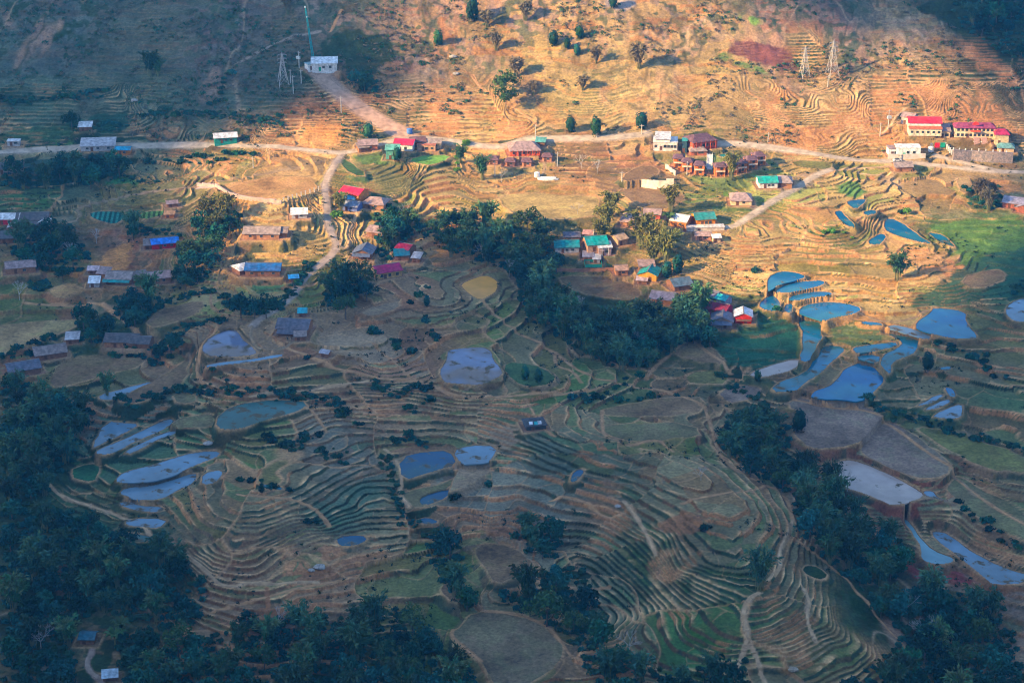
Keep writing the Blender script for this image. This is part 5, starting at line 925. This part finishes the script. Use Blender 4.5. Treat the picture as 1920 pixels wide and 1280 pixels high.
def bare(seed, ht):
    r = np.random.default_rng(seed); mb = MB()
    def rec(p, d, L, rad, k):
        e = p + d * L; mb.bar(p, e, rad, rad * .65, 4)
        if k: 
            for _ in range(3): q = d + r.normal(size=3) * .42; q[2] = abs(q[2]) + .1; rec(e, q / np.linalg.norm(q), L * r.uniform(.6, .8), rad * .6, k - 1)
    rec(np.array([0, 0, -1.0]), np.array([0, 0, 1.0]), ht * .38, .2, 0); tr = mbdata(mb, "trunk", PBARK); mb2 = mb; mb = MB(); globals()['_x'] = mb
    for _ in range(4):
        q = np.array([r.normal() * .5, r.normal() * .5, 1.0]); rec(np.array([0, 0, ht * .37 - 1]), q / np.linalg.norm(q), ht * .26, .12, 3)
    return [("trunk", tr), ("branches", mbdata(mb, "branches", PBARK))]
def shrub(seed, rad, m, flat=.65):
    r = np.random.default_rng(seed); C_ = []
    for k in range(7):
        a = r.uniform(0, 6.283); c = np.array([math.cos(a), math.sin(a), 0]) * r.uniform(0, rad * .6) + [0, 0, rad * .45 * flat]; p = r.normal(size=(20, 3)); p /= np.linalg.norm(p, axis=1)[:, None]; p[:, 2] *= flat; C_.append(np.concatenate([c + p * rad * .5 * r.uniform(.6, 1.1, (20, 1)), p], 1))
    C_ = np.concatenate(C_); V, F = leaf_quads(C_[:, :3], .42, C_[:, 3:], seed); mb = MB()
    for k in range(4): a = k * 1.57; mb.bar((0, 0, -.6), (math.cos(a) * rad * .4, math.sin(a) * rad * .4, rad * .6), .06, .03, 4)
    return [("foliage", data("foliage", V, F, m)), ("stems", mbdata(mb, "stems", BARK))]
def banana(seed):
    r = np.random.default_rng(seed); mb = MB(); 
    for k in range(10):
        a = k * .63 + r.uniform(-.2, .2); L = r.uniform(2.6, 3.8); P = [(L * t * math.cos(a), L * t * math.sin(a), 2.4 + 2.2 * math.sin(t * 2.3)) for t in (0, .25, .5, .75, 1)]; sx, sy = -math.sin(a), math.cos(a); W = [.1, .45, .5, .4, .05]; v = []
        for (x, y, z), w0 in zip(P, W): v += [(x + sx * w0, y + sy * w0, z - .12), (x, y, z), (x - sx * w0, y - sy * w0, z - .12)]
        mb.add(v, [f for i in range(4) for f in ((3 * i, 3 * i + 1, 3 * i + 4, 3 * i + 3), (3 * i + 1, 3 * i + 2, 3 * i + 5, 3 * i + 4))])
    return [("leaves", mbdata(mb, "leaves", LEAFM)), ("stem", mbdata(MB().bar((0, 0, -1), (0, 0, 2.6), .22, .14), "stem", CULM))]
def place(proto, name, x, y, z, s, label, cat, group=None, rz=None):
    o = empty(name, (x, y, z), rng.uniform(0, 6.28) if rz is None else rz, 1); o.scale = (s, s, s * rng.uniform(.88, 1.15)); tag(o, label, cat, group)
    for pn, d in proto: c = bpy.data.objects.new(pn, d); COL.objects.link(c); c.parent = o
    return o
def oval(seed, m):
    r = np.random.default_rng(seed); c = r.normal(size=(620, 3)); c /= np.linalg.norm(c, axis=1)[:, None]; n_ = c.copy(); rr = r.uniform(.6, 1.05, (620, 1)) * (1 + .25 * np.sin(c[:, :1] * 5 + seed) * np.cos(c[:, 2:] * 4)); c = c * rr * [3.1, 3.1, 5.4] + [0, 0, 5.0]; V, F = leaf_quads(c, .7, n_, seed)
    return [("crown", data("crown", V, F, m)), ("trunk", mbdata(MB().bar((0, 0, -1.5), (0, 0, 6), .3, .15), "trunk", BARK))]
OVL = [oval(i, LEAFD) for i in (3, 8, 12)]
BRD = [broad(i, 4.6 + .3 * i, 9.5 + .6 * i, LEAFD if i < 5 else LEAFM) for i in range(7)]; BMB = [bamboo(20 + i, 4.6 + .4 * i, 11 + .7 * i, LEAFB) for i in range(4)]; BMO = [bamboo(30 + i, 5.2, 12.5, LEAFO) for i in range(3)]; BAR = [bare(40 + i, 9) for i in range(3)]
TWG = [bamboo(60 + i, 3.2, 9, TWIG) for i in range(2)]; SHD = [shrub(50 + i, 1.9, LEAFD) for i in range(4)]; SHM = [shrub(56 + i, 1.7, LEAFM) for i in range(3)]; SHG = [shrub(66 + i, 1.8, LEAFG) for i in range(2)]; BAN = [banana(70), banana(71)]
def filled(s, gap, dz, seed, fn=gz):
    q = P_(s); x, y = march(q[:, 0], q[:, 1], dz, fn); pts = np.stack([x, y], 1); r = np.random.default_rng(seed)
    gx, gy = np.meshgrid(np.arange(x.min(), x.max(), gap), np.arange(y.min(), y.max(), gap)); gx = gx + (np.arange(gx.shape[0]) % 2)[:, None] * gap / 2 + r.uniform(-.33, .33, gx.shape) * gap; gy = gy + r.uniform(-.33, .33, gy.shape) * gap
    k = inside(gx, gy, pts) & (seg_dist(gx, gy, pts, True) > (2.4 if gap > 5 else 1)); return gx[k], gy[k]
# forests: outline (visible canopy) | spacing | share of bamboo | phrase
FOR = [("0,700 55,705 85,745 150,752 178,765 165,800 148,850 110,895 88,930 60,960 0,980", 8.0, .55, "in the dark forest at the left edge"),
 ("0,985 60,965 95,935 150,960 240,1002 300,1020 365,1062 398,1100 378,1140 395,1180 300,1180 200,1150 0,1170", 9.0, .45, "in the dark forest filling the lower left corner"),
 ("0,1180 140,1170 150,1290 0,1330", 9, .3, "in the lowest left corner of the forest"), ("215,1180 390,1185 520,1150 640,1152 760,1130 820,1180 870,1230 930,1330 240,1330", 9.2, .45, "in the forest along the bottom edge left of centre"),
 ("775,425 850,402 960,412 1035,440 1038,500 1060,560 1110,590 1185,590 1290,570 1325,620 1285,640 1215,688 1160,688 1100,668 1045,632 985,590 968,555 960,515 915,492 830,470", 7.4, .75, "in the dark ravine forest at the centre"),
 ("1350,775 1420,765 1480,795 1490,860 1560,885 1620,950 1690,990 1710,1060 1640,1100 1590,1088 1500,1005 1480,925 1400,880 1345,830", 8.0, .75, "in the dark ravine forest right of centre"),
 ("1590,1095 1720,1098 1880,1112 1905,1180 1950,1330 1540,1330 1650,1220 1690,1180", 9.4, .4, "in the forest at the lower right corner"),
 ("950,1088 1050,1092 1130,1150 1160,1222 1250,1252 1400,1228 1440,1330 1130,1330 1060,1200 1000,1150 930,1130", 9.0, .45, "in the dark trees at the bottom centre"),
 ("785,990 840,985 875,1030 870,1090 910,1140 860,1130 800,1060", 7.5, .7, "in the clump between bare fields at the lower centre"), ("960,965 1010,975 1055,1010 1050,1050 985,1035 960,1010", 7, .2, "in the isolated clump above the dark green field at lower centre"),
 ("360,395 400,385 455,392 460,410 430,440 405,460 365,460 360,430", 7.5, .6, "in the grove left of the golden mound"), ("330,455 400,470 410,500 360,540 320,520", 7.5, .2, "in the dark grove beside the brown farmhouses"), ("10,430 90,425 150,450 180,490 120,470 90,510 20,480", 8, .4, "in the trees under the far left village"),
 ("205,555 300,540 320,570 250,620 215,600", 8, .2, "in the trees below the brown farmhouses"), ("0,314 120,312 200,318 190,338 60,352 0,350", 9, .3, "in the dark scrub wood under the far left road"), ("605,525 690,505 700,545 650,575 600,570", 7.5, .3, "in the dark wood beside the winding lane"),
 ("120,228 240,222 250,240 210,252 130,245", 8, 0, "on the dark bank above the long grey shed"), ("640,132 690,125 715,160 715,185 690,180 655,150", 8.5, .4, "in the dark thicket right of the relay station"), ("1805,345 1880,345 1880,385 1855,395 1810,385", 8, .7, "in the bare grove near the right edge"),
 ("700,380 770,385 800,420 770,450 720,440 690,410", 7.5, .5, "in the grove behind the crimson roof"), ("130,600 215,600 200,640 140,640", 7.5, .5, "beside the farmhouse at the lower left"), ("1280,545 1330,550 1335,630 1290,640 1250,600", 7, .3, "around the slate houses at the shadow edge"),
 ("1000,1060 1100,1050 1130,1150 1060,1150", 11, .2, "on the bank under the dark green field"), ("280,655 350,610 350,650 300,690", 6.5, 0, "on the dark hedge bank right of the lower farmhouse"), ("235,415 335,425 345,448 300,440 240,440", 7, .3, "on the slope behind the bright blue roof"), ("70,500 130,470 165,500 120,520", 7, .2, "on the dark slope right of the orange walled mud house"), ("50,520 100,520 90,545 50,545", 7, .2, "in the yard trees above the orange bare field"), ("100,300 250,300 230,330 120,340", 7.5, .3, "under the dark hut below the road"), ("410,560 470,575 540,565 520,590 440,590", 6.5, 0, "on the dark bank under the blue farmhouse"), ("1290,600 1340,610 1360,660 1310,650", 7, .4, "at the upper end of the dark green slope"), ("700,440 760,435 770,455 740,485 700,480", 7, .4, "around the slate gabled house"), ("1040,460 1060,480 1050,510 1030,500", 6.5, .5, "below the left teal hall"), ("1880,560 1925,500 1925,540 1900,560", 8, .2, "on the dark green flats at the right edge"), ("1395,770 1450,765 1470,800 1420,800", 7.5, .3, "at the top of the right ravine"), ("1760,-20 1935,-20 1935,125 1860,90 1800,50", 12, .2, "on the shadowed far slope at the top right")]
nb = na = 0; over = []; CNT = {'b': 0, 't': 0}
for k, (s, gap, sh, ph) in enumerate(FOR):
    fx, fy = filled(s, gap, 4, 100 + k); r = np.random.default_rng(200 + k); fz = gz(fx, fy); od = np.argsort(fy)
    dry = "bare grove" in ph; lit_ = "golden mound" in ph
    for i in od:
        isb = r.random() < sh; s_ = r.uniform(.6, 1.12)
        if dry: place(TWG[i % 2], "bare_bamboo", fx[i], fy[i], fz[i], s_ * 1.1, "dry brownish bamboo clump " + ph, "bamboo", "dry bamboo near the right edge"); continue
        if isb and CNT['b'] < 290: CNT['b'] += 1; place((BMO if lit_ else BMB)[i % 3], "bamboo_clump", fx[i], fy[i], fz[i], s_, ("olive" if lit_ else "dark") + " feathery bamboo clump " + ph, "bamboo", "bamboo clumps " + ph)
        elif CNT['t'] < 292: CNT['t'] += 1; place(BRD[i % (5 if r.random() < .7 else 7)], "broadleaf_tree", fx[i], fy[i], fz[i], s_, "dark rounded broadleaf tree " + ph, "tree", "broadleaf trees " + ph)
        else: over.append((fx[i], fy[i], fz[i], s_))
print("forest", CNT, "over", len(over))
def scatter(name, pts, protoV, m, label, cat):
    """many small plants merged in one mesh"""
    Vs, Fs = [], []; n = 0; r = np.random.default_rng(5)
    for x, y, z, s in pts:
        V, F = protoV[r.integers(len(protoV))]; a = r.uniform(0, 6.28); ca, sa = math.cos(a), math.sin(a); W = V * s; W = np.stack([W[:, 0] * ca - W[:, 1] * sa + x, W[:, 0] * sa + W[:, 1] * ca + y, W[:, 2] + z], 1); Vs.append(W); Fs.append(F + n); n += len(V)
    o = mesh_np(name, np.concatenate(Vs), np.concatenate(Fs), m); return tag(o, label, cat, kind='stuff')
def vf(d): V = np.empty(len(d.vertices) * 3, np.float32); d.vertices.foreach_get("co", V); F = np.empty(len(d.loops), np.int32); d.loops.foreach_get("vertex_index", F); return V.reshape(-1, 3).astype(float), F.reshape(-1, 4)
if over: scatter("distant_wood", over, [vf(BRD[i][0][1]) for i in range(4)], LEAFD, "remaining dark trees of the farther woods read as one mass", "woods")
# undergrowth below the forests, scrub on the hillside
ug = []
for k, (s, gap, sh, ph) in enumerate(FOR):
    fx, fy = filled(s, 3.6, 1, 300 + k); ug += [(a, c_, e, rng.uniform(.7, 1.5)) for a, c_, e in zip(fx, fy, gz(fx, fy))]
hq = """317,726 433,733 567,739 633,753 640,775|215,745 250,765 300,735|293,676 303,653 333,626 350,606 417,596|220,666 283,656|247,606 300,573 367,549 393,546|413,555 467,571 520,571 542,545 562,520 585,495|10,669 100,626|697,713 740,735 780,725 813,722|767,766 800,752|735,826 760,815 800,830|1627,749 1690,777 1753,793 1850,825 1920,840|500,820 560,835 590,810|600,840 640,870|0,183 100,185 200,172|273,213 400,213 533,230|30,345 200,330 300,340|720,850 735,900 750,960 790,1000|1340,700 1420,745 1440,770"""
for ln in hq.split("|"):
    q = P_(ln); x, y = march(q[:, 0], q[:, 1], .5, gz); s_ = np.concatenate([[0], np.cumsum(np.hypot(np.diff(x), np.diff(y)))]); n = int(s_[-1] / 1.1); t = np.linspace(0, s_[-1], n); xx = np.interp(t, s_, x) + rng.normal(0, 1.5, n); yy = np.interp(t, s_, y) + rng.normal(0, 1.9, n); ug += list(zip(xx, yy, gz(xx, yy), rng.uniform(.35, 1.05, n)))
scatter("undergrowth", ug, [vf(SHD[i][0][1]) for i in range(4)], LEAFD, "low dark undergrowth filling the ravines and forest floor", "undergrowth")
def tuft(seed):
    r = np.random.default_rng(seed); p = r.normal(size=(16, 3)) * [.7, .7, .35] + [0, 0, .45]; return leaf_quads(p, .45, np.tile([0, 0, .4], (16, 1)), seed)
TF = [tuft(i) for i in range(4)]
hsx = rng.uniform(-330, 330, 16000); hsy = rng.uniform(1000, 1180, 16000); dn = fbm(hsx, hsy, 16, 22, 3) + .35 * (hsx < -60) + .1 * (hsy > 1060); k = (dn > .22) & (np.abs(hsx) < hsy * .3)
for nm, wd, c, pts in ROADS:
    if wd > 3: k &= seg_dist(hsx, hsy, pts, False) > wd * .7
hsx, hsy = hsx[k], hsy[k]; hz_ = gz(hsx, hsy); sc_s = [(a, c_, e, f) for a, c_, e, f in zip(hsx, hsy, hz_, rng.uniform(.3, 1.5, len(hsx)))]
scatter("hillside_scrub", sc_s[::2], TF, LEAFD, "dark low scrub dotted over the upper hillside", "scrub"); scatter("dry_scrub", sc_s[1::2], TF, TWIG, "brown dry scrub dotted over the upper hillside", "scrub")
rx = rng.uniform(-250, 260, 9000); ry = rng.uniform(600, 1010, 9000); k = (STRv := bil(_A[..., 6], rx, ry, -520, 520, 480, 1700)) > .3; kk = (fbm(rx, ry, 20, 77, 3) > .16) & k & (np.abs(rx) < ry * .29)
ki = lambda x, y: kinds[np.clip(np.searchsorted(yrows, y) - 1, 0, NR - 1), np.clip(np.searchsorted(tcols, x / np.maximum(y, 500)) - 1, 0, NC - 1)]
kk &= ki(rx, ry) == 0; rx, ry = rx[kk], ry[kk]; scatter("bank_weeds", [(a, c_, e, f) for a, c_, e, f in zip(rx, ry, gz(rx, ry), rng.uniform(.3, 1.0, len(rx)))], TF, LEAFD, "scattered dark weeds along the terrace banks", "weeds")
# single trees
ONE = [(887, 22, 'b', 1.25, "large dark tree at the top edge left of the pale cliff"), (913, 36, 't', 1.0, "dry bamboo right beside the large dark tree at the top edge"), (985, 22, 't', 1.1, "brown green bamboo tuft near the top edge"), (1150, 4, 'b', .8, "dark tree at the left side of the pale cliff"), (1038, 72, 'b', .9, "dark round tree, leftmost of four on the orange hillside"), (1087, 60, 'b', .8, "uppermost of four dark round trees on the orange hillside"),
 (1064, 84, 'b', .6, "smallest of four dark round trees on the orange hillside"), (1082, 94, 'b', .65, "lowest of four dark round trees on the orange hillside"), (930, 80, 't', .95, "dry bamboo on the slope above the big double tree"), (968, 127, 't', 1.1, "grey green dry bamboo just above the big double tree"), (947, 165, 'm', 1.2, "upper half of the big double tree on the lit slope"), (949, 192, 'm', 1.0, "lower half of the big double tree on the lit slope"),
 (1118, 107, 't', .8, "small dry bamboo right of the four dark round trees"), (1198, 110, 't', 1.2, "grey bamboo clump alone on the orange hillside below the cliff"), (1093, 155, 't', .9, "dry bamboo below the four dark round trees"), (1000, 165, 't', .8, "brown shrubby tree right of the big double tree"), (822, 72, 'b', .9, "dark tree beside the red landslip at the shadow edge"), (1070, 236, 'b', .85, "left of two dark round trees above the upper road"),
 (1118, 240, 'b', .95, "right of two dark round trees above the upper road"), (1203, 226, 'b', 1.05, "dark round tree above the road left of the white lodge"), (540, 12, 't', 1, "dark tuft at the top edge in shadow"), (280, 128, 'd', 1.0, "tall dark bamboo alone on the shadowed slope"), (295, 130, 'd', .8, "short dark bamboo beside the tall one on the shadowed slope"), (745, 290, 'b', .75, "black green tree against the dark end of the teal house"),
 (903, 322, 'd', .9, "slim green bamboo among the bungalow terraces"), (863, 292, 'd', .8, "thin green hedge tree left of the bungalows"), (1145, 390, 'o', 1.0, "tall bamboo at the upper end of the line by the golden field"), (1138, 415, 'o', 1.0, "bamboo in the middle of the line by the golden field"), (1128, 442, 'o', .9, "bamboo at the lower end of the line by the golden field"), (1200, 445, 'o', 1.25, "leftmost of the big sunlit olive bamboos"),
 (1225, 455, 'o', 1.2, "second of the big sunlit olive bamboos"), (1250, 475, 'o', 1.2, "rightmost of the big sunlit olive bamboos"), (1222, 478, 'o', 1.0, "lowest of the big sunlit olive bamboos"), (1270, 500, 'b', .9, "dark tree between olive bamboo and bluish roof"), (1250, 505, 'b', .85, "dark round tree right of the teal gabled house"), (1372, 322, 'o', .9, "bare bushy tree in front of the orange bungalows"), (1258, 382, 'o', .9, "spiky olive tree above the white roofed house"),
 (1684, 508, 'd', 1.0, "lone bamboo beside the dark gully in the golden terraces"), (1499, 790, 'b', 1.0, "dark tree at the corner of the big brown field"), (1427, 1085, 'd', 1.0, "tall slim bamboo on the spur at lower right"), (407, 470, 'm', .85, "single light green tree with pale trunk beside the golden mound"), (648, 585, 'm', .8, "round tree above the fan of brown terraces"), (1740, 680, 'b', .8, "dark tree on the shoulder below the right blue pond"), (630, 400, 'g', .8, "bright green bushy tree at the bend of the lane"), (640, 385, 'o', .7, "pale olive tree left of the grey blue house"),
 (1420, 705, 'b', .5, "small tree at the lower end of the dark green slope"), (800, 565, 'b', .5, "small dark tree on the terrace above the mud pond"), (985, 700, 'b', .6, "dark tree at the end of the dark green plot"), (1010, 705, 'b', .6, "second dark tree at the end of the dark green plot"), (1700, 395, 'g', .5, "small green tree above the long blue pond"), (200, 730, 'd', .7, "bamboo tuft below the brown mud field"), (490, 915, 'b', .4, "shrubby tree beside the small teal pond"), (680, 160, 'b', .8, "dark tree beside the rubble track"), (690, 245, 'b', .9, "dark tree right above the pinkish roadside house")]
PR = dict(b=OVL, v=BRD[:4], t=TWG, m=BRD[5:], d=BMB, o=BMO, g=[broad(90, 4, 7, LEAFG)]); NMK = dict(b=("round_tree", "tree"), v=("round_tree", "tree"), t=("dry_bamboo", "bamboo"), m=("leafy_tree", "tree"), d=("bamboo_clump", "bamboo"), o=("bamboo_clump", "bamboo"), g=("leafy_tree", "tree"))
for i, (px, py, kd, s, lb) in enumerate(ONE):
    x, y, z = spot(px, py, 4.5 * s); place(PR[kd][i % len(PR[kd])], NMK[kd][0], x, y, z, s, lb, NMK[kd][1])
for i, (px, py, s, lb) in enumerate([(130, 470, 1.0, "tall pale leafless tree above the lower left mud house"), (180, 440, 1.0, "pale leafless tree over the orange slope"), (905, 470, 1.0, "white leafless tree in the upper centre forest"), (955, 500, .9, "white leafless tree in the middle of the centre forest"), (1085, 575, 1.1, "white leafless tree at the foot of the centre forest"), (1200, 640, 1, "pale leafless tree at the lower end of the centre forest"), (760, 395, 1.1, "tall pale leafless tree beside the bamboo and brown terraces"),
      (1120, 310, .9, "leafless tree on the slope right of the bungalows"), (1090, 300, .9, "thin leafless tree right of the rightmost bungalow"), (940, 325, .8, "leafless tree on the golden terraces under the bungalows"), (1083, 385, .8, "small leafless tree standing in the golden field"), (1590, 900, 1.0, "white leafless tree at the top of the right ravine forest"), (1610, 990, 1.1, "white leafless tree in the right ravine forest"), (1740, 1180, 1.3, "tall white leafless tree in the lower right forest"), (1700, 1130, 1.1, "white leafless tree beside the red bank at lower right"),
      (75, 1195, 1.2, "whitish leafless tree in the lower left corner forest"), (25, 790, 1.0, "grey leafless tree at the left edge forest"), (325, 1200, .9, "pale leafless trunk in the lower left forest"), (520, 1160, 1.0, "whitish leafless tree at the bottom edge forest"), (1180, 1200, 1.0, "greyish leafless tree in the bottom centre trees"), (1315, 880, .7, "small leafless tree on the bank right of the arc terraces"), (35, 545, 1.0, "grey leafless tree left of the orange bare field")]):
    x, y, z = spot(px, py, 4.5); place(BAR[i % 3], "bare_tree", x, y, z, s, lb, "leafless tree")
for i, (px, py, lb) in enumerate([(228, 1182, "banana plant with long bright leaves in the lower left forest"), (215, 1196, "lower banana plant in the lower left forest"), (262, 1262, "banana plant near the bottom edge at left"), (1255, 412, "banana plant in front of the white roofed house"), (640, 378, "banana plant beside the light blue hut")]):
    x, y, z = spot(px, py, 2.5); place(BAN[i % 2], "banana_plant", x, y, z, 1.35, lb, "banana plant")
# hedges and shrubs along the banks
HED = """317,726 433,733 567,739 633,753 640,775|dark|215,745 250,765 300,735|dark|293,676 303,653 333,626 350,606 417,596|dark|220,666 283,656|dark|247,606 300,573 367,549 393,546|dark|413,555 467,571 520,571 542,545 562,520 585,495|dark|10,669 100,626|dark|693,613 733,636 760,656 780,662|dark|800,593 813,620 827,645|dark
773,563 800,540|dark|697,713 740,735 780,725 813,722|dark|767,766 800,752|dark|735,826 760,815 800,830|dark|640,776 677,800|dark|1627,749 1690,777 1753,793 1850,825 1920,840|dark|1763,636 1847,680 1880,710|dark|443,893 533,917|dark|1800,940 1860,985 1920,1027|dark|1545,432 1600,441|fresh|273,213 400,213 533,230|dark|393,207 427,133|dark|0,183 100,185 200,172|dark|270,300 350,290 480,285|dark|330,305 420,300|dark
870,265 864,290 858,312|fresh|1190,705 1100,745|dark|500,820 560,835 590,810|dark|1130,745 1260,740|dark|600,840 640,870|dark|690,850 730,900|dark|650,960 690,930|dark|1310,990 1385,995|dark|1650,965 1700,975|dark|640,300 660,330 700,345|dark|795,345 740,375|dark|1200,320 1250,300|fresh|1440,300 1465,320|fresh|1290,330 1330,335|fresh|1380,440 1440,480|fresh|1290,465 1310,490|dark|680,520 740,512|dark|560,640 540,655|dark|120,610 100,640|dark|240,520 330,500|dark|1700,350 1725,370|fresh|1060,1075 1000,1060|dark|1600,1080 1680,1150|dark""".replace("\n", "|").split("|")
nbush = 0
for k in range(0, len(HED) - 1, 2):
    q = P_(HED[k]); x, y = march(q[:, 0], q[:, 1], .8, gz); seg = np.hypot(np.diff(x), np.diff(y)); s = np.concatenate([[0], np.cumsum(seg)]); n = max(int(s[-1] / 3.4), 2)
    c0 = P_(HED[k])[0]
    for t in np.linspace(0, s[-1], n):
        if nbush >= 285: break
        xx = np.interp(t, s, x) + rng.uniform(-2.2, 2.2); yy = np.interp(t, s, y) + rng.uniform(-2.2, 2.2); nbush += 1
        fr = HED[k + 1] == 'fresh'; place((SHG if fr else SHD)[nbush % 2], "shrub", xx, yy, float(gz(xx, yy)[0]), rng.uniform(.6, 1.7), ("fresh green" if fr else "dark green") + " low shrub in a hedge line on a terrace bank", "shrub", "shrubs in hedge lines, " + ("fresh" if fr else "dark"))
for px, py, s in ((575, 975, 1.2), (593, 974, 1.1), (850, 932, 1.6), (915, 905, 1.3), (1035, 978, 1.5), (1415, 505, 1.6), (1455, 578, 1.5), (1320, 990, 1.6), (1070, 745, 1.5), (1095, 738, 1.2), (400, 690, 1), (575, 670, 1.2), (1690, 395, 1.3), (1850, 665, 1.3)):
    x, y, z = spot(px, py, .8); place(SHD[1], "shrub", x, y, z, s, "single round dark shrub on a bare terrace", "shrub", "single shrubs on the terraces")
print("shrubs", nbush)
